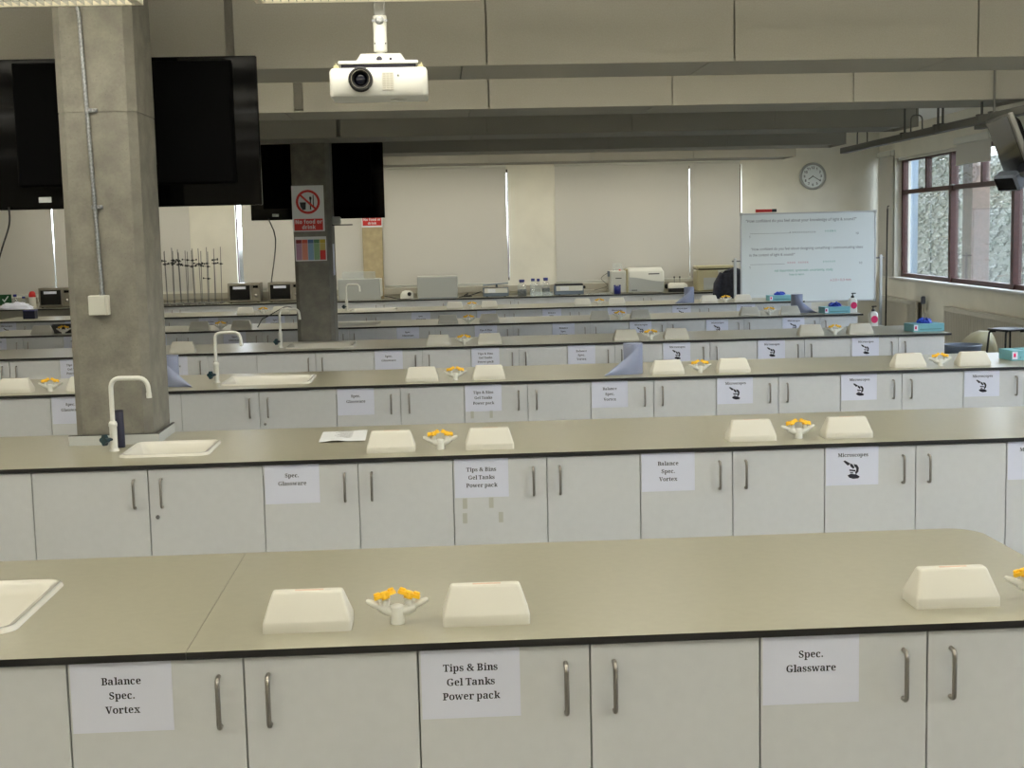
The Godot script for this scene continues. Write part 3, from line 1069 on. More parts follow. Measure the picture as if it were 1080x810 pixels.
	var heads := [Color(0.45, 0.08, 0.10), Color(0.72, 0.30, 0.22), Color(0.20, 0.34, 0.50), Color(0.25, 0.42, 0.28), Color(0.70, 0.62, 0.18)]
	for k in 5:
		st = ST()
		box(st, Vector3(-0.172 + k * 0.069, -0.13, 0.0012), Vector3(-0.172 + k * 0.069 + 0.066, 0.062, 0.0018))
		part(st, "column_band", mat(cols[k], 0.6), t)
		st = ST()
		box(st, Vector3(-0.172 + k * 0.069, 0.064, 0.0012), Vector3(-0.172 + k * 0.069 + 0.066, 0.108, 0.0018))
		part(st, "heading_band", mat(heads[k], 0.6), t)
	st = ST()
	box(st, Vector3(0.104, -0.13, 0.0018), Vector3(0.17, -0.02, 0.0022))
	part(st, "red_band", M.red, t)
	# small things on the far column's right side
	t = thing("column_bracket", "small grey bracket with a dark plate on the far column", "bracket", Vector3(-1.255, 2.25, -16.3))
	st = ST()
	box(st, Vector3(0, -0.03, -0.05), Vector3(0.10, 0.06, 0.05), 0.012)
	part(st, "body", M.grey_case, t)
	st = ST()
	box(st, Vector3(0, -0.045, -0.06), Vector3(0.24, -0.032, 0.06), 0.004)
	part(st, "plate", M.black, t)
	st = ST()
	box(st, Vector3(-1.2545, 1.62, -16.42), Vector3(-1.2525, 1.99, -16.2))
	tag(part(st, "paper_sheet", M.paper, self), "narrow white sheet on the side of the far column", "sheet")
	# red sign on the back pier
	t = thing("wall_sign", "small red sign on the bare pier of the back wall", "sign", Vector3(-1.205, 2.325, WZ + 0.101))
	st = ST()
	box(st, Vector3(-0.19, -0.105, 0), Vector3(0.19, 0.105, 0.003))
	part(st, "plate", M.sign_white, t)
	st = ST()
	box(st, Vector3(-0.17, -0.075, 0.003), Vector3(0.17, 0.082, 0.0045))
	part(st, "red_panel", M.red, t)
	put(text_mesh("No food or", 0.062, false), "lettering", M.sign_white, t, Vector3(0, 0.035, 0.0055))
	put(text_mesh("drink", 0.062, false), "lettering", M.sign_white, t, Vector3(0, -0.032, 0.0055))
	cable("screen_cable", "black cable hanging from the near screen at far left", [Vector3(-2.63, 2.31, -8.57), Vector3(-2.635, 2.2, -8.57), Vector3(-2.69, 2.05, -8.57), Vector3(-2.74, 1.9, -8.57)], 0.006, M.black)
	cable("screen_cable", "thin black cable hanging from the far screen to the microwaves", [Vector3(-2.06, 2.31, -16.78), Vector3(-2.05, 2.1, -17.3), Vector3(-2.22, 1.85, -18.6), Vector3(-3.0, 1.32, -24.5), Vector3(-3.02, 1.285, -24.7)], 0.008, M.black)

# ---------------------------------------------------------------- projector, track, side screen
func hanging() -> void:
	var t := thing("projector", "white ceiling projector with a large black lens", "projector", Vector3(-0.297, 2.9, -7.40))
	var st := ST()
	loft(st, [[Vector3(0, -0.076, -0.19), 0.515, 0.36, 0.03], [Vector3(0, -0.060, -0.19), 0.522, 0.38, 0.03], [Vector3(0, 0.055, -0.19), 0.522, 0.38, 0.03], [Vector3(0, 0.072, -0.19), 0.505, 0.36, 0.03]], true, true, 5)
	part(st, "body", M.white_plastic, t)
	var fx := func(x: float, y: float, z: float) -> Transform3D: return Transform3D(Basis(Vector3.RIGHT, PI / 2), Vector3(x, y, z))
	st = ST()
	lathe(st, [Vector2(0.064, -0.02), Vector2(0.064, 0.045), Vector2(0.059, 0.05), Vector2(0.048, 0.048), Vector2(0.036, 0.03), Vector2(0.034, 0.022), Vector2(0.0, 0.022)], 28, fx.call(-0.093, 0.008, 0.0))
	var lens := part(st, "lens", M.black, t)
	st = ST()
	lathe(st, [Vector2(0.034, 0.021), Vector2(0.028, 0.029), Vector2(0.016, 0.033), Vector2(0, 0.0345)], 24, fx.call(-0.093, 0.008, 0.0))
	part(st, "lens_glass", M.lens_glass, lens)
	st = ST()
	ring(st, Vector3(-0.093, 0.008, 0.051), 0.047, 0.049, 0.004, 28)
	part(st, "lens_ring", M.silver, lens)
	st = ST()
	bx(st, Vector3(0.05, 0.0, 0.001), Vector3(0.062, 0.092, 0.004))
	part(st, "grille_back", M.trunking, t)
	st = ST()
	for k in 9: bx(st, Vector3(0.05, -0.042 + k * 0.0105, 0.004), Vector3(0.062, 0.006, 0.004))
	for k in 4: bx(st, Vector3(0.0215 + k * 0.019, 0, 0.0045), Vector3(0.004, 0.092, 0.004))
	part(st, "grille", M.cream, t)
	st = ST()
	lathe(st, [Vector2(0.007, -0.002), Vector2(0.007, 0.002), Vector2(0, 0.003)], 12, fx.call(0.106, 0.03, 0.0))
	part(st, "sensor", M.grey_case, t)
	st = ST()
	lathe(st, [Vector2(0.045, -0.002), Vector2(0.045, 0.003), Vector2(0, 0.003)], 4, Transform3D(Basis.IDENTITY, Vector3(0.1, -0.078, -0.2)))
	part(st, "foot", M.white_plastic, t)
	# its mount
	var m := thing("projector_mount", "white ceiling mount pole and plate above the projector", "mount", Vector3(-0.297, 2.972, -7.5))
	st = ST()
	box(st, Vector3(-0.2, 0.0, -0.13), Vector3(0.2, 0.024, 0.06))
	part(st, "frame", M.proj_dark, m)
	st = ST()
	box(st, Vector3(-0.213, 0.023, -0.14), Vector3(0.213, 0.040, 0.075), 0.003)
	prism(st, PackedVector2Array([Vector2(-0.115, 0.034), Vector2(0.155, 0.034), Vector2(0.125, 0.077), Vector2(-0.085, 0.077)]), 0.13, Transform3D(Basis.IDENTITY, Vector3(-0.005, 0, 0.065)))
	part(st, "plate", M.white_plastic, m)
	for x in [0.017, 0.077]:
		st = ST()
		lathe(st, [Vector2(0.016 if x < 0.05 else 0.008, 0), Vector2(0.013 if x < 0.05 else 0.006, 0.006), Vector2(0, 0.007)], 14, Transform3D(Basis(Vector3.RIGHT, PI / 2), Vector3(x - 0.01, 0.048, 0.064)))
		part(st, "plate_knob", M.proj_dark, m)
	for s in [-1.0, 1.0]:
		st = ST()
		bx(st, Vector3(s * 0.225, 0.008, 0.05), Vector3(0.03, 0.02, 0.03), 0.004)
		tube(st, [Vector3(s * 0.228, -0.01, 0.05), Vector3(s * 0.228, 0.03, 0.05)], 0.006, 8)
		part(st, "arm", M.case_beige, m)
		st = ST()
		bx(st, Vector3(s * 0.085 + 0.01, 0.078, 0.03), Vector3(0.026, 0.006, 0.02))
		part(st, "clamp", M.proj_dark, m)
	st = ST()
	lathe(st, [Vector2(0.0, 0.083), Vector2(0.022, 0.083), Vector2(0.024, 0.094), Vector2(0.034, 0.094), Vector2(0.036, 0.098), Vector2(0.036, 0.282), Vector2(0.0, 0.282)], 24, Transform3D(Basis.IDENTITY, Vector3(0.013, 0, 0)))
	var pole := part(st, "pole", M.white_plastic, m)
	st = ST()
	lathe(st, [Vector2(0.024, 0), Vector2(0.023, 0.006), Vector2(0.012, 0.009), Vector2(0, 0.009)], 18, Transform3D(Basis(Vector3.RIGHT, PI / 2), Vector3(0.013, 0.255, 0.033)))
	bx(st, Vector3(0.013, 0.255, 0.02), Vector3(0.085, 0.012, 0.01))
	part(st, "bolt", M.galv, pole)
	for x in [-0.015, 0.041]:
		st = ST()
		lathe(st, [Vector2(0.0045, 0), Vector2(0, 0.002)], 8, Transform3D(Basis(Vector3.RIGHT, PI / 2), Vector3(x, 0.135, 0.024)))
		part(st, "screw", M.black, pole)
	st = ST()
	box(st, Vector3(-0.016, 0.28, -0.028), Vector3(0.042, 0.7775, 0.028), 0.004)
	box(st, Vector3(-0.06, 0.765, -0.07), Vector3(0.085, 0.7775, 0.07))
	part(st, "upper_pole", M.steel, m)
	# hanging service track
	var a := Vector3(5.12, 3.0, -17.1)
	var b := Vector3(4.895, 3.0, -10.2)
	var dir := (b - a).normalized()
	t = thing("service_track", "grey service track hung from rods near the windows", "track", a, atan2(dir.x, dir.z))
	st = ST()
	var L := (b - a).length()
	box(st, Vector3(-0.045, -0.035, 0), Vector3(0.045, 0.035, L), 0.004)
	part(st, "rail", M.track, t)
	for zz in [2.5, 3.58, 3.72, 4.78, 5.08]:
		st = ST()
		tube(st, [Vector3(0, 0.03, zz), Vector3(0, 0.75, zz)], 0.012, 8)
		bx(st, Vector3(0, 0.02, zz), Vector3(0.1, 0.06, 0.05), 0.004)
		part(st, "hanger_rod", M.track, t)
	for zz in [0.85, 2.9]:
		st = ST()
		tube(st, bend([Vector3(-0.06, 0.03, zz), Vector3(-0.06, 0.2, zz), Vector3(0.06, 0.2, zz), Vector3(0.06, 0.03, zz)], 0.055, 5), 0.008, 8)
		part(st, "hanger_loop", M.track, t)
	st = ST()
	tube(st, [Vector3(0, 0.19, 2.9), Vector3(0, 0.75, 2.9)], 0.004, 6)
	part(st, "hanger_wire", M.track, t)
	st = ST()
	box(st, Vector3(0.03, -0.07, 4.5), Vector3(0.10, -0.02, 4.85), 0.004)
	part(st, "outlet_box", M.track, t)
	# screen hung at the right edge
	t = thing("hanging_screen", "tilted flat screen hanging from a black pole by the windows", "television", Vector3(4.86, 2.70, -11.5))
	t.rotation = Vector3(0.0, deg_to_rad(-101), 0.0)
	var tilt := Transform3D(Basis(Vector3.RIGHT, 0.36), Vector3.ZERO)
	st = ST()
	bx(st, Vector3(0, 0, -0.02), Vector3(0.9, 0.55, 0.05), 0.012, tilt)
	part(st, "case", M.track, t)
	st = ST()
	bx(st, Vector3(0, 0.01, 0.006), Vector3(0.84, 0.48, 0.004), 0, tilt)
	part(st, "screen", M.black_gloss, t)
	st = ST()
	loft(st, [[Vector3(0, 0, 0), 0.84, 0.5, 0.04], [Vector3(0, 0.05, 0), 0.7, 0.4, 0.05]], false, true, 4, false, tilt * Transform3D(Basis(Vector3.RIGHT, -PI / 2), Vector3(0, 0, -0.045)))
	part(st, "back_cover", M.black_matte, t)
	st = ST()
	tube(st, [Vector3(0.10, 1.04, -0.14), Vector3(0.10, -0.05, -0.14)], 0.024, 12)
	bx(st, Vector3(0.05, 0.0, -0.12), Vector3(0.22, 0.22, 0.07), 0.01)
	part(st, "pole", M.black, t)
	t = thing("hanging_speaker", "small tilted grey speaker under the hanging screen", "speaker", Vector3(4.89, 2.42, -11.5))
	t.rotation = Vector3(0.0, deg_to_rad(-70), 0.0)
	st = ST()
	bx(st, Vector3(0, 0, 0), Vector3(0.26, 0.15, 0.12), 0.02, Transform3D(Basis(Vector3.RIGHT, 0.5), Vector3.ZERO))
	part(st, "case", M.bin, t)
	st = ST()
	bx(st, Vector3(0, 0.0, 0.061), Vector3(0.22, 0.11, 0.004), 0, Transform3D(Basis(Vector3.RIGHT, 0.5), Vector3.ZERO))
	part(st, "front", M.screen, t)
	st = ST()
	tube(st, [Vector3(0, 0.05, -0.05), Vector3(0.0, 0.26, -0.10)], 0.014, 8)
	part(st, "bracket", M.black, t)

# ---------------------------------------------------------------- the bench along the back wall
const BZ := -24.36

func case_box(t: Node3D, called: String, w: float, h: float, d: float, m: Material, b := 0.01) -> MeshInstance3D:
	var st := ST()
	box(st, Vector3(-w / 2, 0.0, -d), Vector3(w / 2, h, 0), b)
	return part(st, called, m, t)

func small_box(t: Node3D, called: String, lo: Vector3, hi: Vector3, m: Material, b := 0.0) -> MeshInstance3D:
	var st := ST()
	box(st, lo, hi, b)
	return part(st, called, m, t)

func microwave(label: String, x: float, y: float) -> void:
	var t := thing("microwave_oven", label, "microwave", Vector3(x, LABTOP, BZ - 0.30), 0, "microwave ovens on the back bench")
	var f := case_box(t, "body", 0.58, 0.345, 0.36, M.silver, 0.008)
	f.position.y = 0.012
	var d := small_box(t, "door", Vector3(-0.275, 0.03, 0.0), Vector3(0.135, 0.335, 0.018), M.silver, 0.004)
	small_box(d, "door_window", Vector3(-0.25, 0.055, 0.018), Vector3(0.105, 0.315, 0.020), M.oven_glass)
	small_box(d, "label_strip", Vector3(-0.19, 0.25, 0.0200), Vector3(0.035, 0.295, 0.0212), M.paper)
	small_box(d, "handle", Vector3(0.112, 0.06, 0.018), Vector3(0.128, 0.31, 0.04), M.chrome, 0.004)
	small_box(t, "control_panel", Vector3(0.14, 0.03, 0), Vector3(0.28, 0.335, 0.016), M.silver, 0.003)
	small_box(t, "display", Vector3(0.165, 0.265, 0.016), Vector3(0.255, 0.31, 0.018), M.black_gloss)
	var st := ST()
	lathe(st, [Vector2(0.03, 0), Vector2(0.028, 0.018), Vector2(0, 0.02)], 16, Transform3D(Basis(Vector3.RIGHT, PI / 2), Vector3(0.21, 0.13, 0.016)))
	part(st, "knob", M.chrome, t)
	for k in [[-0.24, -0.05], [0.24, -0.05], [-0.24, -0.3], [0.24, -0.3]]:
		small_box(t, "foot", Vector3(k[0] - 0.02, 0, k[1] - 0.02), Vector3(k[0] + 0.02, 0.013, k[1] + 0.02), M.black)

func reagent_bottle(label: String, at: Vector3, h: float, r: float, liquid: Material) -> void:
	var t := thing("reagent_bottle", label, "bottle", at, 0, "reagent bottles on the back bench")
	var st := ST()
	lathe(st, [Vector2(0, 0.001), Vector2(r * 0.9, 0.001), Vector2(r, 0.012), Vector2(r, h * 0.58), Vector2(r * 0.9, h * 0.66), Vector2(r * 0.42, h * 0.79), Vector2(r * 0.42, h * 0.86)], 20)
	part(st, "glass", M.clear, t)
	st = ST()
	lathe(st, [Vector2(0, 0.004), Vector2(r * 0.93, 0.004), Vector2(r * 0.94, h * 0.42), Vector2(0, h * 0.421)], 20)
	part(st, "contents", liquid, t)
	st = ST()
	lathe(st, [Vector2(r * 0.56, h * 0.84), Vector2(r * 0.58, h * 0.99), Vector2(r * 0.5, h), Vector2(0, h)], 20)
	part(st, "cap", M.blue_cap, t)

func balance(label: String, x: float, w: float, h: float, m: Material) -> Node3D:
	var t := thing("balance", label, "balance", Vector3(x, LABTOP, BZ - 0.18), 0, "balances on the back bench")
	var st := ST()
	prism(st, PackedVector2Array([Vector2(0, 0.01), Vector2(0, h * 0.5), Vector2(0.1, h), Vector2(0.3, h), Vector2(0.3, 0.01)]), w, Transform3D(Basis(Vector3.UP, PI / 2), Vector3(w / 2, 0, 0)) * Transform3D(Basis.IDENTITY, Vector3(0, 0, 0)))
	part(st, "case", m, t)
	small_box(t, "front_panel", Vector3(-w / 2 + 0.02, h * 0.45, 0.0), Vector3(w / 2 - 0.02, h * 0.98, 0.004), M.case_white)
	var dsp := small_box(t, "display", Vector3(-w * 0.32, h * 0.5, 0.004), Vector3(-w * 0.02, h * 0.9, 0.007), M.sign_white)
	small_box(t, "pan", Vector3(-w * 0.3, h, -0.25), Vector3(w * 0.3, h + 0.012, -0.05), M.chrome, 0.004)
	for k in [-0.35, 0.35]: small_box(t, "foot", Vector3(k * w - 0.02, 0, -0.27), Vector3(k * w + 0.02, 0.011, -0.02), M.black)
	return t

func back_bench() -> void:
	var t := thing("worktop", "beige worktop of the bench along the back wall", "worktop", Vector3(0, 0, BZ))
	var st := ST()
	box(st, Vector3(-9.2, LABTOP - 0.001, -0.73), Vector3(5.62, LABTOP, 0))
	var top := part(st, "top_sheet", M.top, t)
	st = ST()
	box(st, Vector3(-9.2, LABTOP - 0.022, -0.73), Vector3(5.62, LABTOP - 0.001, 0))
	part(st, "core", M.core, top)
	var spot := {-6: "below the leftmost microwave", -4: "below the retort stands", -3: "below the microwaves", -1: "below the left grey water bath", 0: "below the right grey water bath", 1: "below the bottles", 2: "below the dark balance", 3: "below the white centrifuge", 4: "below the beige centrifuge"}
	for k in range(-7, 5):
		var x := 0.72 + 1.2 * k - 1.2
		if k < -6: continue
		var where: String = "%s from the left along the back wall" % ORD[k + 6]
		copy(cabinet(1.2, 0.71), "white back wall cabinet, %s" % where, Vector3(x + 1.2, 0, BZ))
	# retort stands
	var rng := RandomNumberGenerator.new()
	rng.seed = 7
	for k in 18:
		var x := -4.99 + k * 0.061
		var lean := rng.randf_range(-0.02, 0.02)
		var zz := BZ - (0.20 if k % 2 == 0 else 0.46)
		var h := rng.randf_range(0.93, 1.02)
		t = thing("retort_stand", "steel retort stand on the back bench, %s rod from the left" % ORD[k], "retort stand", Vector3(x, LABTOP, zz), 0, "retort stands on the back bench")
		st = ST()
		box(st, Vector3(-0.05, 0, -0.11), Vector3(0.05, 0.02 + (k % 3) * 0.004, 0.11), 0.004)
		part(st, "base", M.track, t)
		st = ST()
		tube(st, [Vector3(0, 0.015, -0.05), Vector3(lean, h, -0.05)], 0.0065, 8)
		part(st, "rod", M.steel, t)
		for j in 2:
			if j == 1 and k % 3 == 1: continue
			var y := rng.randf_range(0.66, 0.8) - (0.22 if k == 14 and j == 1 else 0.0)
			var s := -1.0 if rng.randf() < 0.5 else 1.0
			st = ST()
			bx(st, Vector3(lean * y, y, -0.045), Vector3(0.028, 0.034, 0.03), 0.004)
			tube(st, [Vector3(lean * y, y, -0.04), Vector3(lean * y + s * 0.075, y + 0.012, 0.02)], 0.005, 6)
			tube(st, [Vector3(lean * y - s * 0.01, y, -0.04), Vector3(lean * y - s * 0.04, y, -0.03)], 0.008, 6)
			bx(st, Vector3(lean * y + s * 0.075, y + 0.012, 0.02), Vector3(0.02, 0.03, 0.02), 0.003)
			part(st, "clamp", M.black, t)
	microwave("silver microwave left of the near column on the back bench", -6.86, 0)
	microwave("silver microwave beside the retort stands", -3.52, 0)
	microwave("silver microwave partly hidden by the far column", -2.80, 0)
	# small things left of the near column
	t = thing("first_aid_sign", "green card with a white tick on the back bench", "sign", Vector3(-7.73, LABTOP, BZ - 0.30))
	small_box(t, "card", Vector3(-0.105, 0.07, -0.01), Vector3(0.105, 0.26, 0.0), M.green, 0.002)
	small_box(t, "stand", Vector3(-0.07, 0, -0.1), Vector3(0.07, 0.08, -0.012), M.case_white, 0.004)
	st = ST()
	prism(st, PackedVector2Array([Vector2(-0.06, 0.17), Vector2(-0.045, 0.185), Vector2(-0.02, 0.155), Vector2(0.045, 0.235), Vector2(0.06, 0.222), Vector2(-0.02, 0.12)]), 0.002, Transform3D(Basis.IDENTITY, Vector3(0, 0, 0.002)))
	part(st, "tick", M.sign_white, t)
	for a in [[-7.55, 0.26, 0.055, "clear bottle with blue contents beside the green card", "b"], [-7.40, 0.22, 0.05, "short clear bottle between the green card and microwave", "c"]]:
		reagent_bottle(a[3], Vector3(a[0], LABTOP, BZ - 0.26), a[1], a[2], M.blue_cap if a[4] == "b" else M.clear)
	t = thing("wash_bottle", "cream bottle with a red top left of a microwave", "bottle", Vector3(-7.24, LABTOP, BZ - 0.24))
	st = ST()
	lathe(st, [Vector2(0, 0), Vector2(0.055, 0), Vector2(0.058, 0.01), Vector2(0.058, 0.2), Vector2(0.03, 0.235), Vector2(0, 0.235)], 18)
	part(st, "bottle", M.cream, t)
	st = ST()
	lathe(st, [Vector2(0.06, 0.205), Vector2(0.06, 0.255), Vector2(0.04, 0.30), Vector2(0.012, 0.31), Vector2(0, 0.31)], 18)
	part(st, "cap", M.red, t)
	st = ST()
	tube(st, bend([Vector3(0.03, 0.25, 0), Vector3(0.10, 0.24, 0.05), Vector3(0.14, 0.06, 0.08), Vector3(0.11, 0.01, 0.08)], 0.04, 4), 0.005, 6)
	part(st, "tube", M.white_plastic, t)
	t = thing("cloth_bundle", "crumpled white cloth lying in front of the green card", "cloth", Vector3(-7.5, LABTOP, BZ - 0.09))
	crumple(t, "cloth", Vector3(0.6, 0.12, 0.13), 31, M.paper)
	# grey water baths
	t = thing("water_bath", "grey lidded water bath beside the far column", "water bath", Vector3(-1.455, LABTOP, BZ - 0.16), 0, "grey water baths on the back bench")
	case_box(t, "tank", 0.745, 0.385, 0.34, M.grey_case)
	small_box(t, "lid", Vector3(-0.30, 0.386, -0.30), Vector3(0.295, 0.515, -0.06), M.clear, 0.01)
	small_box(t, "end_cheek", Vector3(0.373, 0.06, -0.33), Vector3(0.405, 0.38, -0.02), M.case_white, 0.006)
	t = thing("water_bath", "plain grey water bath left of the pale balance", "water bath", Vector3(-0.05, LABTOP, BZ - 0.16), 0, "grey water baths on the back bench")
	case_box(t, "tank", 0.725, 0.385, 0.34, M.grey_case)
	small_box(t, "lid", Vector3(-0.36, 0.385, -0.34), Vector3(0.36, 0.402, -0.004), M.grey_case2, 0.006)
	small_box(t, "plinth", Vector3(-0.34, -0.0, -0.32), Vector3(0.34, 0.015, 0.004), M.case_bluegrey)
	# small centrifuge with a dark eye
	t = thing("mini_centrifuge", "small white centrifuge with a dark round knob", "centrifuge", Vector3(-0.60, LABTOP, BZ - 0.22))
	st = ST()
	loft(st, [[Vector3(0, 0, -0.09), 0.25, 0.19, 0.05], [Vector3(0, 0.09, -0.09), 0.24, 0.18, 0.06], [Vector3(0, 0.135, -0.09), 0.17, 0.12, 0.05], [Vector3(0, 0.15, -0.09), 0.08, 0.06, 0.02]], true, true, 5)
	part(st, "case", M.case_white, t)
	st = ST()
	lathe(st, [Vector2(0.036, 0), Vector2(0.034, 0.014), Vector2(0, 0.016)], 16, Transform3D(Basis(Vector3.RIGHT, PI / 2), Vector3(0.04, 0.09, 0.002)))
	part(st, "knob", M.black, t)
	cable("bench_cable", "black cable lying right of the lidded water bath", [Vector3(-1.02, 0.99, BZ - 0.22), Vector3(-0.9, 0.965, BZ - 0.18), Vector3(-0.75, 0.928, BZ - 0.14), Vector3(-0.6, 0.927, BZ - 0.1), Vector3(-0.5, 0.927, BZ - 0.2)], 0.007, M.black)
	cable("bench_cable", "black cable tangle right of the plain water bath", [Vector3(0.33, 0.935, BZ - 0.14), Vector3(0.45, 0.95, BZ - 0.12), Vector3(0.5, 1.0, BZ - 0.2), Vector3(0.42, 0.945, BZ - 0.25), Vector3(0.56, 0.945, BZ - 0.1), Vector3(0.38, 0.945, BZ - 0.1), Vector3(0.54, 0.96, BZ - 0.22), Vector3(0.74, 1.02, BZ - 0.3)], 0.009, M.black)
	t = balance("pale balance with a raised grey lid right of the water bath", 1.0, 0.46, 0.16, M.case_bluegrey)
	st = ST()
	bx(st, Vector3(0, 0, 0), Vector3(0.46, 0.014, 0.22), 0.003, Transform3D(Basis(Vector3.BACK, 0.07), Vector3(0.0, 0.225, -0.16)))
	tube(st, [Vector3(0.02, 0.16, -0.16), Vector3(0.02, 0.225, -0.16)], 0.02, 8)
	part(st, "lid", M.case_bluegrey, t)
	# bottles
	reagent_bottle("big blue-capped bottle half full of dark liquid", Vector3(1.47, LABTOP, BZ - 0.18), 0.30, 0.085, M.bottle_dark)
	reagent_bottle("middle blue-capped bottle in front of the pale wall", Vector3(1.68, LABTOP, BZ - 0.34), 0.31, 0.06, M.clear)
	reagent_bottle("blue-capped bottle squeezed beside the middle bottle", Vector3(1.79, LABTOP, BZ - 0.46), 0.30, 0.05, M.clear)
	reagent_bottle("right blue-capped bottle with dark contents on the tray", Vector3(1.91, LABTOP, BZ - 0.30), 0.32, 0.075, M.bottle_dark)
	t = thing("clear_tray", "shallow clear tray in front of the blue-capped bottles", "tray", Vector3(1.82, LABTOP, BZ - 0.05))
	for w in [[-0.2, 0.2, -0.14, -0.136], [-0.2, 0.2, 0.0, 0.004], [-0.2, -0.196, -0.14, 0.004], [0.196, 0.2, -0.14, 0.004]]:
		small_box(t, "side", Vector3(w[0], 0, w[2]), Vector3(w[1], 0.07, w[3]), M.clear)
	small_box(t, "bottom", Vector3(-0.2, 0, -0.14), Vector3(0.2, 0.004, 0.004), M.clear)
	t = balance("dark-framed balance with a black top frame right of the bottles", 2.33, 0.52, 0.17, M.case_bluegrey)
	small_box(t, "top_frame", Vector3(-0.25, 0.17, -0.28), Vector3(0.25, 0.20, -0.02), M.black, 0.004)
	small_box(t, "side_knob", Vector3(0.26, 0.11, -0.12), Vector3(0.30, 0.16, -0.05), M.black, 0.01)
	# laid instrument, grey tower, centrifuges
	t = thing("metal_rail", "long grey rail lying on the bench left of the grey tower", "rail", Vector3(2.80, LABTOP, BZ - 0.52))
	st = ST()
	bx(st, Vector3(0, 0.05, 0), Vector3(0.5, 0.05, 0.06), 0.006)
	bx(st, Vector3(-0.05, 0.0125, 0.0), Vector3(0.30, 0.025, 0.10), 0.005)
	part(st, "rail", M.trunking, t)
	t = thing("plastic_sheet", "flat clear plastic tray lying in front of the grey rail", "tray", Vector3(2.86, LABTOP, BZ - 0.16))
	small_box(t, "tray", Vector3(-0.22, 0, -0.1), Vector3(0.2, 0.03, 0.1), M.clear, 0.008)
	t = thing("control_tower", "upright grey instrument left of the white centrifuge", "instrument", Vector3(3.225, LABTOP, BZ - 0.22))
	case_box(t, "case", 0.29, 0.415, 0.3, M.grey_case2, 0.02)
	small_box(t, "slot", Vector3(-0.05, 0.27, 0), Vector3(0.06, 0.285, 0.002), M.black)
	small_box(t, "side_module", Vector3(-0.175, 0.31, -0.2), Vector3(-0.145, 0.41, -0.06), M.case_bluegrey, 0.004)
	small_box(t, "top_flap", Vector3(-0.08, 0.415, -0.2), Vector3(0.10, 0.55, -0.19), M.clear)
	st = ST()
	lathe(st, [Vector2(0.018, 0.413), Vector2(0.016, 0.435), Vector2(0, 0.437)], 12, Transform3D(Basis.IDENTITY, Vector3(0.04, 0, -0.08)))
	part(st, "button", M.red, t)
	cable("bench_cable", "thin grey cable looping left of the grey tower", [Vector3(3.06, 1.3, BZ - 0.36), Vector3(2.93, 1.2, BZ - 0.36), Vector3(3.05, 1.07, BZ - 0.36), Vector3(2.8, 0.99, BZ - 0.36)], 0.006, M.track)
	t = thing("tip_pot", "small dark blue pot in front of the grey tower", "pot", Vector3(3.19, LABTOP, BZ - 0.1))
	st = ST()
	lathe(st, [Vector2(0, 0), Vector2(0.062, 0), Vector2(0.064, 0.13), Vector2(0.058, 0.14), Vector2(0.02, 0.14), Vector2(0.016, 0.15), Vector2(0, 0.15)], 18)
	part(st, "body", M.blue_cap, t)
	for s in [-1, 1]: small_box(t, "lug", Vector3(s * 0.045 - 0.018, 0.138, -0.02), Vector3(s * 0.045 + 0.018, 0.165, 0.02), M.blue_cap, 0.004)
	t = thing("centrifuge", "white bench centrifuge with a curved grey front", "centrifuge", Vector3(3.735, LABTOP, BZ - 0.2))
	st = ST()
	loft(st, [[Vector3(0, 0.012, -0.23), 0.655, 0.44, 0.03], [Vector3(0, 0.38, -0.23), 0.655, 0.44, 0.03], [Vector3(-0.01, 0.41, -0.23), 0.63, 0.42, 0.03], [Vector3(-0.01, 0.455, -0.24), 0.60, 0.36, 0.05]], true, true, 4)
	part(st, "case", M.case_white, t)
	st = ST()
	var cv := PackedVector2Array([Vector2(-0.315, 0.03), Vector2(0.315, 0.03), Vector2(0.315, 0.215)])
	for k in 13:
		var u := k / 12.0
		cv.append(Vector2(0.30 - 0.61 * u, 0.205 + 0.085 * (0.5 - 0.5 * cos(PI * u)) + 0.0))
	prism(st, cv, 0.012, Transform3D(Basis.IDENTITY, Vector3(0, 0, 0.008)))
	part(st, "front_cover", M.grey_case, t)
	small_box(t, "name_strip", Vector3(0.04, 0.335, -0.012), Vector3(0.24, 0.352, -0.008), M.ink)
	small_box(t, "badge", Vector3(-0.27, 0.05, 0.008), Vector3(-0.17, 0.062, 0.0095), M.black)
	small_box(t, "side_column", Vector3(-0.362, 0.012, -0.4), Vector3(-0.326, 0.44, -0.03), M.case_beige, 0.01)
	for s in [-0.27, 0.27]: small_box(t, "foot", Vector3(s - 0.03, 0, -0.45), Vector3(s + 0.03, 0.013, -0.04), M.black)
	t = thing("shaker", "cream shaker with two black-tipped pegs right of the white centrifuge", "shaker", Vector3(4.31, LABTOP, BZ - 0.16))
	st = ST()
	loft(st, [[Vector3(0, 0.0, -0.13), 0.30, 0.24, 0.03], [Vector3(0, 0.075, -0.13), 0.30, 0.24, 0.03]], true, true)
	part(st, "base", M.black, t)
	st = ST()
	loft(st, [[Vector3(0, 0.075, -0.13), 0.36, 0.26, 0.05], [Vector3(0, 0.13, -0.13), 0.36, 0.26, 0.06], [Vector3(0, 0.17, -0.13), 0.26, 0.2, 0.06]], true, true)
	part(st, "top", M.cream, t)
	for x in [-0.05, 0.05]:
		st = ST()
		tube(st, [Vector3(x, 0.165, -0.12), Vector3(x, 0.27, -0.12)], 0.006, 8)
		var pg := part(st, "peg", M.steel, t)
		st = ST()
		lathe(st, [Vector2(0.014, 0.255), Vector2(0.014, 0.285), Vector2(0, 0.29)], 10, Transform3D(Basis.IDENTITY, Vector3(x, 0, -0.12)))
		part(st, "tip", M.black, pg)
	st = ST()
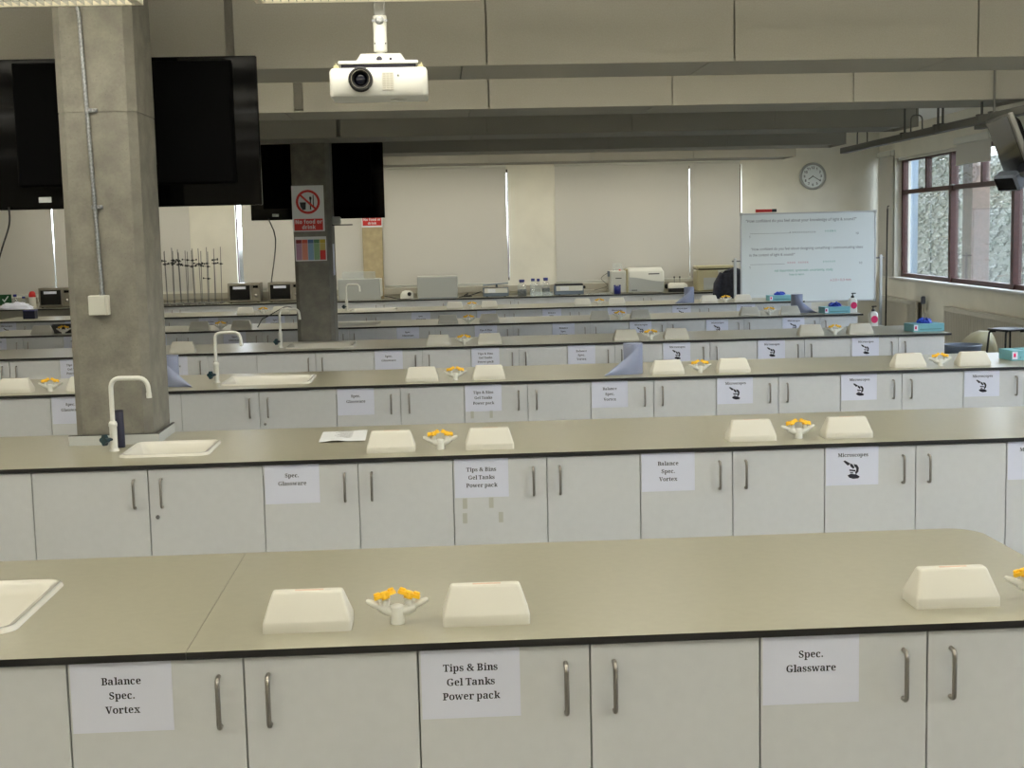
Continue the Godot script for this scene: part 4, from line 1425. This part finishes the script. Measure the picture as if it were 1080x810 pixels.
	lathe(st, [Vector2(0.045, 0), Vector2(0.05, 0.02), Vector2(0.03, 0.05), Vector2(0, 0.05)], 14, Transform3D(Basis(Vector3.BACK, PI / 2), Vector3(-0.18, 0.11, -0.1)))
	part(st, "side_knob", M.black, t)
	t = thing("centrifuge", "beige bench centrifuge left of the draped jacket", "centrifuge", Vector3(5.0, LABTOP, BZ - 0.2))
	case_box(t, "case", 0.66, 0.40, 0.44, M.case_beige, 0.02)
	small_box(t, "lid", Vector3(-0.34, 0.405, -0.44), Vector3(0.34, 0.465, 0.01), M.case_beige, 0.015)
	small_box(t, "lid_seam", Vector3(-0.32, 0.395, -0.42), Vector3(0.32, 0.41, 0.0), M.black)
	small_box(t, "front_panel", Vector3(-0.22, 0.03, 0), Vector3(0.31, 0.25, 0.008), M.grey_case, 0.003)
	small_box(t, "control_panel", Vector3(0.05, 0.28, 0), Vector3(0.31, 0.385, 0.008), M.grey_case2, 0.003)
	small_box(t, "label_strip", Vector3(0.09, 0.34, 0.008), Vector3(0.19, 0.35, 0.010), M.black)
	# whiteboard on its stand
	t = thing("whiteboard", "large handwritten whiteboard on a wheeled stand", "whiteboard", Vector3(6.255, 0, -22.9))
	small_box(t, "board", Vector3(-1.145, 0.795, -0.015), Vector3(1.145, 2.275, 0.0), M.board)
	st = ST()
	for y in [0.785, 2.285]: box(st, Vector3(-1.16, y - 0.013, -0.022), Vector3(1.16, y + 0.013, 0.008), 0.003)
	for x in [-1.152, 1.152]: box(st, Vector3(x - 0.013, 0.785, -0.022), Vector3(x + 0.013, 2.285, 0.008), 0.003)
	part(st, "frame", M.alu, t)
	for c in [[-1.15, 2.285], [1.15, 2.285], [-1.15, 0.785], [1.15, 0.785]]:
		small_box(t, "corner_cap", Vector3(c[0] - 0.025, c[1] - 0.025, -0.026), Vector3(c[0] + 0.025, c[1] + 0.025, 0.012), M.grey_case, 0.006)
	for s in [-1.0, 1.0]:
		st = ST()
		box(st, Vector3(s * 1.255 - 0.022, 0.10, -0.03), Vector3(s * 1.255 + 0.022, 1.55, 0.015), 0.004)
		box(st, Vector3(s * 1.255 - 0.025, 0.05, -0.35), Vector3(s * 1.255 + 0.025, 0.10, 0.33), 0.004)
		part(st, "post", M.alu, t)
		st = ST()
		tube(st, [Vector3(s * 1.16, 1.5, -0.008), Vector3(s * 1.31, 1.5, -0.008)], 0.014, 8)
		part(st, "pivot", M.steel, t)
		for zz in [-0.31, 0.29]:
			st = ST()
			lathe(st, [Vector2(0.0, -0.012), Vector2(0.03, -0.012), Vector2(0.03, 0.012), Vector2(0, 0.012)], 12, Transform3D(Basis(Vector3.BACK, PI / 2), Vector3(s * 1.255, 0.03, zz)))
			part(st, "castor", M.black, t)
	small_box(t, "lower_bar", Vector3(-1.235, 0.22, -0.025), Vector3(1.235, 0.26, 0.005), M.alu)
	var ink_black := mat(Color(0.25, 0.25, 0.27), 0.6)
	var ink_teal := mat(Color(0.10, 0.55, 0.45), 0.6)
	var ink_red := mat(Color(0.68, 0.25, 0.32), 0.6)
	for a in [["\"How confident do you feel about your knowledge of light & sound?\"", 0.062, -0.12, 2.165, ink_black], ["x  x x x x x x x x x x x", 0.05, -0.1, 1.965, ink_black], ["x x xxx x", 0.05, 0.38, 1.975, ink_teal], ["\"How confident do you feel about designing something / communicating ideas", 0.055, -0.02, 1.69, ink_black], ["in the context of light & sound?\"", 0.055, -0.62, 1.59, ink_black], ["x x x x    x x x x x", 0.05, -0.18, 1.455, ink_red], ["x x x x x x", 0.05, 0.36, 1.46, ink_teal], ["not dependent, systematic uncertainty, study", 0.05, -0.08, 1.32, ink_teal], ["how to learn", 0.045, -0.2, 1.25, ink_teal], ["x 2.0 = 0.3 mm", 0.055, 0.56, 1.14, ink_red], ["1", 0.05, -1.0, 1.90, ink_black], ["10", 0.05, 0.84, 1.92, ink_black], ["1", 0.05, -1.0, 1.38, ink_black], ["10", 0.05, 0.9, 1.42, ink_black]]:
		put(text_mesh(a[0], a[1], false, false), "writing", a[4], t, Vector3(a[2], a[3], 0.0006))
	for y in [1.95, 1.43]:
		small_box(t, "ruled_line", Vector3(-1.0, y, 0), Vector3(-0.3 if y > 1.5 else -0.4, y + 0.004, 0.0006), ink_black)
	t = thing("board_eraser", "red and black eraser box on the top edge of the whiteboard", "eraser", Vector3(5.53, 2.3105, -22.91))
	small_box(t, "block", Vector3(-0.17, 0, -0.03), Vector3(0.10, 0.05, 0.03), M.red, 0.005)
	small_box(t, "end", Vector3(0.10, 0, -0.03), Vector3(0.18, 0.052, 0.03), M.black, 0.005)
	# clock
	t = thing("wall_clock", "round grey-rimmed wall clock above the whiteboard", "clock", Vector3(6.93, 2.972, WZ + 0.03))
	st = ST()
	lathe(st, [Vector2(0.0, -0.03), Vector2(0.245, -0.03), Vector2(0.25, 0.01), Vector2(0.235, 0.028), Vector2(0.212, 0.022), Vector2(0.205, 0.008)], 40, Transform3D(Basis(Vector3.RIGHT, PI / 2), Vector3.ZERO))
	part(st, "rim", M.grey_case, t)
	st = ST()
	prism(st, circle(0, 0, 0.21, 40), 0.01, Transform3D(Basis.IDENTITY, Vector3(0, 0, 0.008)))
	part(st, "face", M.board, t)
	for k in 12:
		var ang := TAU * k / 12
		put(text_mesh(str(12 if k == 0 else k), 0.062, false), "numeral", M.ink, t, Vector3(sin(ang) * 0.155, cos(ang) * 0.155, 0.009))
	st = ST()
	bx(st, Vector3(0, 0.045, 0.012), Vector3(0.014, 0.11, 0.003), 0, Transform3D(Basis(Vector3.BACK, deg_to_rad(125)), Vector3.ZERO))
	part(st, "hour_hand", M.black, t)
	st = ST()
	bx(st, Vector3(0, 0.065, 0.015), Vector3(0.010, 0.16, 0.003), 0, Transform3D(Basis(Vector3.BACK, deg_to_rad(-122)), Vector3.ZERO))
	part(st, "minute_hand", M.black, t)
	# chair with a jacket
	t = thing("desk_chair", "dark office chair hidden under the jacket by the whiteboard", "chair", Vector3(5.03, 0, -23.62))
	small_box(t, "seat", Vector3(-0.24, 0.44, -0.24), Vector3(0.24, 0.52, 0.24), M.black, 0.03)
	small_box(t, "backrest", Vector3(-0.20, 0.62, 0.19), Vector3(0.20, 1.22, 0.25), M.black, 0.03)
	st = ST()
	box(st, Vector3(-0.03, 0.46, 0.20), Vector3(0.03, 0.7, 0.245))
	tube(st, [Vector3(0, 0.08, 0), Vector3(0, 0.45, 0)], 0.03, 10)
	for k in 5: tube(st, [Vector3(0, 0.09, 0), Vector3(0.28 * cos(TAU * k / 5), 0.03, 0.28 * sin(TAU * k / 5))], 0.022, 8)
	part(st, "frame", M.black, t)
	t = thing("jacket", "dark blue jacket draped over a chair back beside the whiteboard", "jacket", Vector3(5.03, 0, -23.385))
	var rows := []
	for k in 13:
		var u := k / 12.0
		var y := lerpf(0.72, 1.385, u)
		rows.append([y, 0.30 * sqrt(maxf(0.0, 1 - pow(u, 3.2))) + 0.012, 0.10 * sqrt(maxf(0.0, 1 - pow(u, 2.5))) + 0.012])
	st = ST()
	st.set_smooth_group(4)
	var prev := []
	for k in rows.size():
		var now := []
		for j in 32:
			var ang := TAU * j / 32
			var fold := 1.0 + 0.07 * sin(5 * ang + 2.0 * rows[k][0]) * (1.0 - k / 13.0)
			now.append(Vector3(rows[k][1] * cos(ang) * fold + 0.06 * (k / 12.0), rows[k][0], rows[k][2] * sin(ang) * fold))
		if k > 0:
			for j in 32:
				var j2 := (j + 1) % 32
				quad(st, prev[j], prev[j2], now[j2], now[j], now[j] * Vector3(1, 0, 1))
		prev = now
	for j in 32: tri(st, Vector3(0.06, 1.388, 0), prev[j], prev[(j + 1) % 32], Vector3.UP)
	part(st, "body", M.jacket, t)
	for s in [-1.0, 1.0]:
		st = ST()
		tube(st, [Vector3(s * 0.16, 1.28, 0.02), Vector3(s * 0.25, 1.1, 0.05), Vector3(s * 0.275, 0.9, 0.07), Vector3(s * 0.26, 0.72, 0.07)], [0.05, 0.065, 0.06, 0.05], 12)
		part(st, "sleeve", M.jacket, t)

func crumple(t: Node3D, called: String, size: Vector3, seed_: int, m: Material, amp := 0.35) -> void:
	var f := FastNoiseLite.new()
	f.seed = seed_
	f.frequency = 1.6
	f.fractal_octaves = 3
	var st := ST()
	st.set_smooth_group(5)
	var nu := 28
	var nv := 12
	var g := []
	for i in nv + 1:
		var rowp := []
		var th := PI / 2 * i / nv
		for j in nu:
			var ph := TAU * j / nu
			var d := Vector3(sin(th) * cos(ph), cos(th), sin(th) * sin(ph))
			var k := 1.0 + amp * f.get_noise_3dv(d * 1.4)
			rowp.append(Vector3(d.x * size.x / 2 * k, maxf(0.0, d.y * size.y * k), d.z * size.z / 2 * k))
		g.append(rowp)
	for i in nv:
		for j in nu:
			var j2 := (j + 1) % nu
			if i == 0: tri(st, g[0][0], g[1][j], g[1][j2], Vector3.UP)
			else: quad(st, g[i][j], g[i][j2], g[i + 1][j2], g[i + 1][j], g[i][j] + g[i + 1][j2])
	part(st, called, m, t)

# ---------------------------------------------------------------- loose things on the benches
func paper_roll(label: String, at: Vector3, tail: float) -> void:
	var t := thing("paper_roll", label, "paper roll", at, 0, "blue paper towel rolls")
	var r := 0.078
	var h := 0.245
	var st := ST()
	lathe(st, [Vector2(0.022, 0.0), Vector2(r, 0.0), Vector2(r, h), Vector2(0.022, h), Vector2(0.020, h - 0.02)], 28, Transform3D.IDENTITY, false)
	part(st, "roll", M.roll, t)
	st = ST()
	lathe(st, [Vector2(0.021, 0.0), Vector2(0.021, h - 0.01), Vector2(0.0, h - 0.01)], 16)
	part(st, "core", M.case_beige, t)
	# the loose end falls away to one side
	st = ST()
	st.set_smooth_group(6)
	var s := signf(tail)
	var n := 12
	var top := []
	var bot := []
	for k in n + 1:
		var u := k / float(n)
		var x := lerpf(s * -0.04, tail, u)
		var z := lerpf(r + 0.004, 0.14, u) + 0.012 * sin(u * 7)
		top.append(Vector3(x, lerpf(h * 0.97, 0.006, pow(u, 0.85)), z))
		bot.append(Vector3(x + s * 0.02, 0.002, z + 0.03 * u))
	for k in n:
		for w in 6:
			var a: Vector3 = top[k].lerp(bot[k], w / 6.0)
			var b: Vector3 = top[k + 1].lerp(bot[k + 1], w / 6.0)
			var c: Vector3 = top[k + 1].lerp(bot[k + 1], (w + 1) / 6.0)
			var d: Vector3 = top[k].lerp(bot[k], (w + 1) / 6.0)
			var bulge := Vector3(0, 0, 0.02)
			quad(st, a + bulge * sin(PI * w / 6.0), b + bulge * sin(PI * w / 6.0), c + bulge * sin(PI * (w + 1) / 6.0), d + bulge * sin(PI * (w + 1) / 6.0), Vector3.BACK)
	part(st, "loose_end", M.roll, t)

func glove_pack(label: String, at: Vector3, turn: float, seed_: int, gloves := true, w := 0.35) -> void:
	var t := thing("glove_box", label, "glove box", at, turn, "teal boxes of disposable gloves")
	var st := ST()
	box(st, Vector3(-w / 2, 0, -0.12), Vector3(w / 2, 0.085, 0.12), 0.003)
	part(st, "carton", M.glove_box, t)
	small_box(t, "side_print", Vector3(-w / 2 + 0.005, 0.012, 0.12), Vector3(-w / 2 + 0.05, 0.075, 0.1208), M.paper)
	small_box(t, "side_mark", Vector3(-w / 2 + 0.015, 0.03, 0.1208), Vector3(-w / 2 + 0.035, 0.06, 0.1216), M.pink)
	small_box(t, "print_band", Vector3(-w / 2 + 0.07, 0.02, 0.12), Vector3(w / 2 - 0.03, 0.032, 0.1208), M.glove_side)
	if gloves:
		var g := Node3D.new()
		g.name = "glove"
		t.add_child(g)
		g.position = Vector3(0.01, 0.083, 0.0)
		crumple(g, "cuff", Vector3(0.15, 0.05, 0.11), seed_, M.glove, 0.7)
		st = ST()
		var rng := RandomNumberGenerator.new()
		rng.seed = seed_
		for k in 4:
			var a := rng.randf() * TAU
			var d := Vector3(cos(a), 0, sin(a))
			tube(st, [Vector3(0, 0.025, 0), d * 0.05 + Vector3(0, 0.045, 0), d * 0.08 + Vector3(0, 0.03, 0), d * 0.095 + Vector3(0, 0.012, 0)], [0.015, 0.012, 0.011, 0.006], 8)
		part(st, "fingers", M.glove, g)

func soap(label: String, at: Vector3) -> void:
	var t := thing("soap_bottle", label, "soap bottle", at, 0, "white pump bottles with pink labels")
	var st := ST()
	loft(st, [[Vector3(0, 0, 0), 0.11, 0.075, 0.03], [Vector3(0, 0.16, 0), 0.115, 0.078, 0.03], [Vector3(0, 0.185, 0), 0.08, 0.06, 0.028], [Vector3(0, 0.195, 0), 0.04, 0.04, 0.019]], true, true, 5)
	part(st, "bottle", M.white_plastic, t)
	st = ST()
	prism(st, circle(0.005, 0.095, 0.042, 24, 0.045), 0.002, Transform3D(Basis.IDENTITY, Vector3(0, 0, 0.0415)))
	part(st, "label", M.pink, t)
	st = ST()
	lathe(st, [Vector2(0.022, 0.193), Vector2(0.022, 0.215), Vector2(0.008, 0.222), Vector2(0.007, 0.245), Vector2(0, 0.246)], 14)
	bx(st, Vector3(0.012, 0.252, 0.0), Vector3(0.06, 0.014, 0.02), 0.004)
	part(st, "pump", M.black, t)

func bench_items() -> void:
	# sheet of paper on the second bench
	var t := thing("paper_sheet", "printed white sheet lying on the second bench", "paper", Vector3(-0.588, LABTOP, -7.90), 0.02)
	var st := ST()
	st.set_smooth_group(7)
	var n := 10
	var P := func(i: int, j: int) -> Vector3:
		var x := (i / float(n) - 0.5) * 0.265
		var z := (j / float(n) - 0.5) * 0.42
		var lift := 0.003 + 0.009 * exp(-pow((i - 3.5) / 2.2, 2)) * exp(-pow((n - j) / 3.0, 2)) + 0.004 * exp(-pow((i - 9) / 2.0, 2))
		return Vector3(x, lift, z)
	for i in n:
		for j in n:
			quad(st, P.call(i, j), P.call(i + 1, j), P.call(i + 1, j + 1), P.call(i, j + 1), Vector3.UP)
	part(st, "sheet", M.sign_white, t)
	st = ST()
	for k in 9:
		bx(st, Vector3(0.02, 0.0, 0.12 - k * 0.035), Vector3(0.17 - (k % 3) * 0.03, 0.0004, 0.005), 0, Transform3D(Basis.IDENTITY, Vector3(0.01, 0.0042, -0.06)))
	part(st, "print", M.ink, t)
	# black flask behind the tap of the second bench
	t = thing("black_flask", "tall black cylinder behind the tap of the second bench", "flask", Vector3(-1.845, LABTOP, -7.77))
	st = ST()
	lathe(st, [Vector2(0, 0), Vector2(0.027, 0), Vector2(0.0275, 0.004), Vector2(0.0255, 0.205), Vector2(0.022, 0.212), Vector2(0, 0.213)], 24)
	part(st, "body", M.navy, t)
	st = ST()
	lathe(st, [Vector2(0.0258, 0.204), Vector2(0.0262, 0.207), Vector2(0.0255, 0.210)], 24)
	part(st, "rim", M.black, t)
	paper_roll("blue paper roll in the middle of the third bench", Vector3(1.545, LABTOP, -10.93), -0.25)
	paper_roll("blue paper roll half hidden by the near concrete column", Vector3(-2.19, LABTOP, -10.98), 0.20)
	paper_roll("blue paper roll at the right end of the fifth bench", Vector3(4.76, LABTOP, -17.99), 0.22)
	paper_roll("blue paper roll on the sixth bench below the shaker", Vector3(3.86, LABTOP, -21.0), -0.25)
	glove_pack("teal glove box at the right end of the fourth bench", Vector3(5.20, LABTOP, -14.40), 0.10, 3)
	glove_pack("teal glove box beside a pump bottle on the fifth bench", Vector3(5.19, LABTOP, -17.72), 0.06, 8)
	glove_pack("teal glove box at the right end of the sixth bench", Vector3(5.27, LABTOP, -21.0), 0.0, 12)
	glove_pack("left teal box of two at the right edge, third bench", Vector3(4.79, LABTOP, -11.18), 0.05, 5, false, 0.11)
	glove_pack("right teal box of two at the right edge, third bench", Vector3(4.93, LABTOP, -11.2), 0.05, 6, false, 0.13)
	soap("pump bottle with pink label beside a glove box on the fifth bench", Vector3(5.435, LABTOP, -17.72))
	# second pump bottle stands on a trolley behind the fourth bench
	t = thing("side_trolley", "low white trolley behind the right end of the fourth bench", "trolley", Vector3(5.24, 0, -16.35))
	small_box(t, "shelf", Vector3(-0.22, 0.80, -0.3), Vector3(0.22, 0.825, 0.22), M.carcass, 0.003)
	small_box(t, "lower_shelf", Vector3(-0.22, 0.25, -0.3), Vector3(0.22, 0.27, 0.22), M.carcass, 0.003)
	for k in [[-0.2, -0.28], [0.2, -0.28], [-0.2, 0.2], [0.2, 0.2]]:
		small_box(t, "leg", Vector3(k[0] - 0.015, 0, k[1] - 0.015), Vector3(k[0] + 0.015, 0.80, k[1] + 0.015), M.alu)
	soap("pump bottle with pink label between the fourth and fifth bench ends", Vector3(5.27, 0.825, -16.35))
	# black tray and blue box on the left
	t = thing("black_tray", "black tray standing behind a socket box left of the column", "tray", Vector3(-4.83, LABTOP, -17.9))
	for w in [[-0.26, 0.26, -0.17, -0.16], [-0.26, 0.26, 0.16, 0.17], [-0.26, -0.25, -0.17, 0.17], [0.25, 0.26, -0.17, 0.17]]:
		small_box(t, "side", Vector3(w[0], 0, w[2]), Vector3(w[1], 0.10, w[3]), M.black)
	small_box(t, "bottom", Vector3(-0.26, 0, -0.17), Vector3(0.26, 0.008, 0.17), M.black)
	t = thing("blue_box", "small dark blue box at the far left of the sixth bench", "box", Vector3(-6.33, LABTOP, -21.35))
	small_box(t, "carton", Vector3(-0.09, 0, -0.08), Vector3(0.09, 0.12, 0.08), M.navy, 0.004)
	small_box(t, "lid", Vector3(-0.094, 0.121, -0.084), Vector3(0.094, 0.135, 0.084), M.blue_cap, 0.004)
	cable("bench_cable", "thin black cable rising from the fifth bench socket", [Vector3(-2.36, 0.94, -17.62), Vector3(-2.33, 1.02, -17.7), Vector3(-2.2, 1.09, -17.9), Vector3(-2.05, 1.16, -18.3), Vector3(-2.2, 0.93, -21.2)], 0.007, M.black)

# ---------------------------------------------------------------- by the right wall
func along(u: float, y: float, off: float) -> Vector3:
	return RW * Vector3(off, y, -u)

func right_side() -> void:
	var ry := RW.basis.get_euler().y
	wall_blind("drawn roller blind in the far corner of the window wall", 24.12, 25.0, 1.10, 3.30, -0.03)
	wall_blind("rolled-up blind cassette above the first window panes", 20.9, 24.06, 3.17, 3.28, 0.05)
	wall_blind("half-lowered blind behind the hanging screen", 19.26, 20.78, 2.935, 3.28, 0.0)
	for a in [["radiator half hidden by the whiteboard stand", 22.4, 24.55], ["long radiator under the windows at the right edge", 17.2, 20.95]]:
		var t := thing("radiator", a[0], "radiator", along((a[1] + a[2]) / 2, 0.18, -0.05), ry, "radiators under the windows")
		var L: float = a[2] - a[1]
		var st := ST()
		box(st, Vector3(-0.06, 0, -L / 2), Vector3(-0.02, 0.57, L / 2), 0.006)
		part(st, "panel", M.radiator, t)
		st = ST()
		var n := int(L / 0.07)
		for k in n:
			var z := -L / 2 + 0.05 + (L - 0.1) * k / (n - 1)
			box(st, Vector3(-0.068, 0.05, z - 0.018), Vector3(-0.059, 0.52, z + 0.018), 0.003)
		var fins := part(st, "flutes", M.radiator, t)
		small_box(t, "top_grille", Vector3(-0.066, 0.57, -L / 2 - 0.005), Vector3(0.045, 0.588, L / 2 + 0.005), M.radiator, 0.003)
		small_box(t, "bracket", Vector3(-0.02, 0.1, -L / 2 + 0.2), Vector3(0.05, 0.5, -L / 2 + 0.25), M.radiator)
		small_box(t, "foot", Vector3(-0.05, -0.18, L / 2 - 0.3), Vector3(-0.02, 0.02, L / 2 - 0.26), M.radiator)
		small_box(t, "foot", Vector3(-0.05, -0.18, -L / 2 + 0.26), Vector3(-0.02, 0.02, -L / 2 + 0.3), M.radiator)
	var t := thing("radiator_valve", "upright radiator pipe and valve between the two radiators", "pipe", along(22.1, 0, -0.08))
	var st := ST()
	tube(st, [Vector3(0, 0, 0), Vector3(0, 0.76, 0)], 0.022, 10)
	tube(st, [Vector3(-0.01, 0, 0.12), Vector3(-0.01, 0.60, 0.12)], 0.014, 10)
	part(st, "pipe", M.radiator, t)
	st = ST()
	lathe(st, [Vector2(0.03, 0.74), Vector2(0.038, 0.76), Vector2(0.038, 0.84), Vector2(0.03, 0.865), Vector2(0, 0.87)], 14)
	part(st, "valve_head", M.bin, t)
	t = thing("window_pole", "thin black pole leaning in the corner beside the windows", "pole", Vector3(7.88, 0, -23.75))
	st = ST()
	tube(st, [Vector3(0, 0.0, 0), Vector3(0.02, 2.33, 0.0)], 0.014, 8)
	part(st, "shaft", M.black, t)
	st = ST()
	tube(st, bend([Vector3(0.02, 2.32, 0), Vector3(0.02, 2.38, 0), Vector3(0.05, 2.38, 0)], 0.02, 3), 0.008, 6)
	part(st, "hook", M.black, t)
	# bin, domed bin, stools
	t = thing("waste_bin", "grey round bin beside the end of the fourth bench", "bin", Vector3(5.96, 0, -15.25))
	st = ST()
	lathe(st, [Vector2(0, 0.005), Vector2(0.16, 0.005), Vector2(0.205, 0.66), Vector2(0.215, 0.665), Vector2(0.215, 0.685), Vector2(0.20, 0.685), Vector2(0.155, 0.02), Vector2(0, 0.02)], 32)
	part(st, "body", M.bin, t)
	t = thing("domed_bin", "cream bin with a curved lid in front of the radiator", "bin", Vector3(6.88, 0, -17.1))
	st = ST()
	loft(st, [[Vector3(0, 0, 0), 0.30, 0.34, 0.05], [Vector3(0, 0.42, 0), 0.38, 0.42, 0.06]], true, true, 5)
	part(st, "body", M.case_beige, t)
	st = ST()
	loft(st, [[Vector3(0, 0.421, 0), 0.40, 0.44, 0.07], [Vector3(0, 0.50, 0), 0.39, 0.43, 0.09], [Vector3(0.03, 0.59, 0), 0.31, 0.38, 0.12], [Vector3(0.06, 0.65, 0), 0.20, 0.30, 0.09], [Vector3(0.08, 0.675, 0), 0.10, 0.2, 0.05]], true, true, 6)
	part(st, "lid", M.case_beige, t)
	for a in [[7.02, -16.5, "black lab stool in front of the window radiator"], [7.30, -15.9, "black lab stool cut off by the right picture edge"]]:
		t = thing("lab_stool", a[2], "stool", Vector3(a[0], 0, a[1]), 0.3, "black lab stools by the windows")
		st = ST()
		loft(st, [[Vector3(0, 0.725, 0), 0.37, 0.34, 0.05], [Vector3(0, 0.742, 0), 0.40, 0.37, 0.06], [Vector3(0, 0.752, 0), 0.38, 0.35, 0.06]], true, true, 5)
		part(st, "seat", M.black, t)
		for k in [[-1, -1], [1, -1], [1, 1], [-1, 1]]:
			st = ST()
			tube(st, bend([Vector3(k[0] * 0.10, 0.715, k[1] * 0.10), Vector3(k[0] * 0.16, 0.715, k[1] * 0.15), Vector3(k[0] * 0.21, 0.0, k[1] * 0.20)], 0.03, 4), 0.012, 8)
			part(st, "leg", M.black, t)
		st = ST()
		for k in [[-1, -1, 1, -1], [1, -1, 1, 1], [1, 1, -1, 1], [-1, 1, -1, -1]]:
			tube(st, [Vector3(k[0] * 0.197, 0.2, k[1] * 0.187), Vector3(k[2] * 0.197, 0.2, k[3] * 0.187)], 0.009, 8)
		part(st, "foot_ring", M.black, t)

# ---------------------------------------------------------------- outside the windows
func outdoors() -> void:
	var st := ST()
	box(st, Vector3(-30, -0.5, -70), Vector3(60, -0.25, 12))
	var g := struct(st, "ground", tex(mat(Color(0.40, 0.39, 0.35), 0.95), noise_image(41, 0.05, 4, Color(0.7, 0.7, 0.7), Color(1, 1, 1), 1.4, 128), 0.6))
	# vegetated bank beside the building
	var f := FastNoiseLite.new()
	f.seed = 44
	f.frequency = 0.25
	var H := func(x: float, z: float) -> float:
		var u := clampf((x - 10.2) / 3.6, 0, 1)
		return -0.28 + 3.9 * (u * u * (3 - 2 * u)) + (f.get_noise_2d(x, z) * 0.8) * u
	st = ST()
	st.set_smooth_group(8)
	var nx := 16
	var nz := 60
	for i in nx:
		for j in nz:
			var q := []
			for k in [[0, 0], [1, 0], [1, 1], [0, 1]]:
				var x: float = 9.8 + 9.0 * (i + k[0]) / nx
				var z: float = -62.0 + 62.0 * (j + k[1]) / nz
				q.append(Vector3(x, H.call(x, z), z))
			quad(st, q[0], q[1], q[2], q[3], Vector3.UP)
	var soil := part(st, "grass_bank", tex(mat(Color(0.27, 0.265, 0.21), 0.95), noise_image(45, 0.1, 4, Color(0.55, 0.6, 0.5), Color(1, 1, 1), 1.6, 128), 1.1), self)
	tag(soil, "overgrown grassy bank outside the right-hand windows", "bank")
	var rng := RandomNumberGenerator.new()
	rng.seed = 46
	st = ST()
	st.set_smooth_group(-1)
	for k in 5:
		var a := TAU * k / 5.0 + 0.3
		var d := Vector3(cos(a), 0, sin(a))
		var w := Vector3(-d.z, 0, d.x) * 0.16
		tri(st, -w * 0.6, w * 0.6, d * 0.5 + Vector3(0, 0.9, 0) + w * 0.2, -d + Vector3.UP)
		tri(st, -w + Vector3(0, 0.3, 0), w + Vector3(0, 0.45, 0), d * 0.95 + Vector3(0, 0.55, 0), -d + Vector3.UP)
	var tuft := commit(st)
	var mm := MultiMesh.new()
	mm.transform_format = MultiMesh.TRANSFORM_3D
	mm.use_colors = true
	mm.mesh = tuft
	var n := 42000
	mm.instance_count = n
	for k in n:
		var x := rng.randf_range(10.1, 14.6)
		var z := rng.randf_range(-60.0, -2.0)
		var s := rng.randf_range(0.05, 0.15)
		var b := Basis(Vector3.UP, rng.randf() * TAU).rotated(Vector3.BACK, rng.randf_range(0.1, 0.9)).scaled(Vector3(s, s * rng.randf_range(0.7, 1.3), s))
		mm.set_instance_transform(k, Transform3D(b, Vector3(x, H.call(x, z) - 0.02, z)))
		var v := rng.randf()
		var c := Color(0.062, 0.066, 0.045).lerp(Color(0.115, 0.115, 0.09), v)
		if rng.randf() < 0.25: c = Color(0.045, 0.06, 0.032)
		if rng.randf() < 0.12: c = Color(0.15, 0.15, 0.13)
		mm.set_instance_color(k, c)
	var mi := MultiMeshInstance3D.new()
	mi.multimesh = mm
	mi.name = "bank_foliage"
	var lm := mat(Color(1, 1, 1), 0.8)
	lm.vertex_color_use_as_albedo = true
	mi.material_override = lm
	add_child(mi)
	tag(mi, "dry green and grey undergrowth covering the bank", "undergrowth", "", "stuff")
	# tree behind the bank
	for q in [[15.5, -30.0, 2.4, "loose tree on the bank seen through the upper panes"], [14.8, -43.0, 2.8, "further tree on the bank seen through the upper panes"]]:
		var t := thing("bank_tree", q[3], "tree", Vector3(q[0], 2.9, q[1]), 0, "trees on the bank")
		st = ST()
		tube(st, [Vector3(0, -0.5, 0), Vector3(0.1, 1.2, 0.1), Vector3(0.0, 2.6, 0)], [0.14, 0.1, 0.05], 8)
		for k in 9:
			var a := TAU * k / 9.0
			tube(st, [Vector3(0.05, 0.9 + 0.15 * k, 0.03), Vector3(cos(a) * 0.8, 1.6 + 0.15 * k, sin(a) * 0.8), Vector3(cos(a) * q[2] * 0.7, 2.0 + 0.15 * k, sin(a) * q[2] * 0.7)], [0.05, 0.03, 0.012], 6)
		part(st, "trunk", M.timber, t)
		st = ST()
		st.set_smooth_group(-1)
		for k in 2600:
			var d: Vector3 = Vector3(rng.randfn(), rng.randfn() * 0.7, rng.randfn()).normalized() * pow(rng.randf(), 0.4) * q[2] * 0.85
			var p: Vector3 = d + Vector3(0, 2.2, 0)
			var e := Vector3(rng.randfn(), rng.randfn(), rng.randfn()).normalized() * 0.09
			var h := e.cross(Vector3(rng.randfn(), 1, rng.randfn())).normalized() * 0.05
			tri(st, p - e, p + h, p + e, d)
			tri(st, p - e, p + e, p - h, d)
		part(st, "foliage", mat(Color(0.30, 0.33, 0.26), 0.8), t)
	# posts outside the glass
	var t := thing("outside_pier", "weathered pinkish pier standing outside the window", "pier", Vector3(8.83, -0.25, -22.1))
	st = ST()
	box(st, Vector3(-0.15, 0, -0.2), Vector3(0.15, 4.6, 0.2), 0.01)
	part(st, "shaft", tex(mat(Color(0.46, 0.37, 0.33), 0.9), noise_image(51, 0.04, 4, Color(0.75, 0.75, 0.75), Color(1, 1, 1), 1.4, 128), 1.3), t)
	small_box(t, "foot", Vector3(-0.2, 0, -0.25), Vector3(0.2, 0.5, 0.25), M.concrete)
	t = thing("outside_post", "blue-grey steel post standing outside the far panes", "post", Vector3(9.30, -0.25, -26.4))
	small_box(t, "shaft", Vector3(-0.065, 0, -0.065), Vector3(0.065, 4.4, 0.065), mat(Color(0.36, 0.42, 0.47), 0.6), 0.006)
	small_box(t, "base_plate", Vector3(-0.14, 0, -0.14), Vector3(0.14, 0.03, 0.14), M.galv)
	t = thing("white_sheeting", "crumpled white sheeting lying outside the window foot", "sheeting", Vector3(9.1, -0.25, -20.3))
	crumple(t, "sheet", Vector3(1.2, 1.3, 2.4), 61, mat(Color(0.62, 0.63, 0.63), 0.6), 0.5)
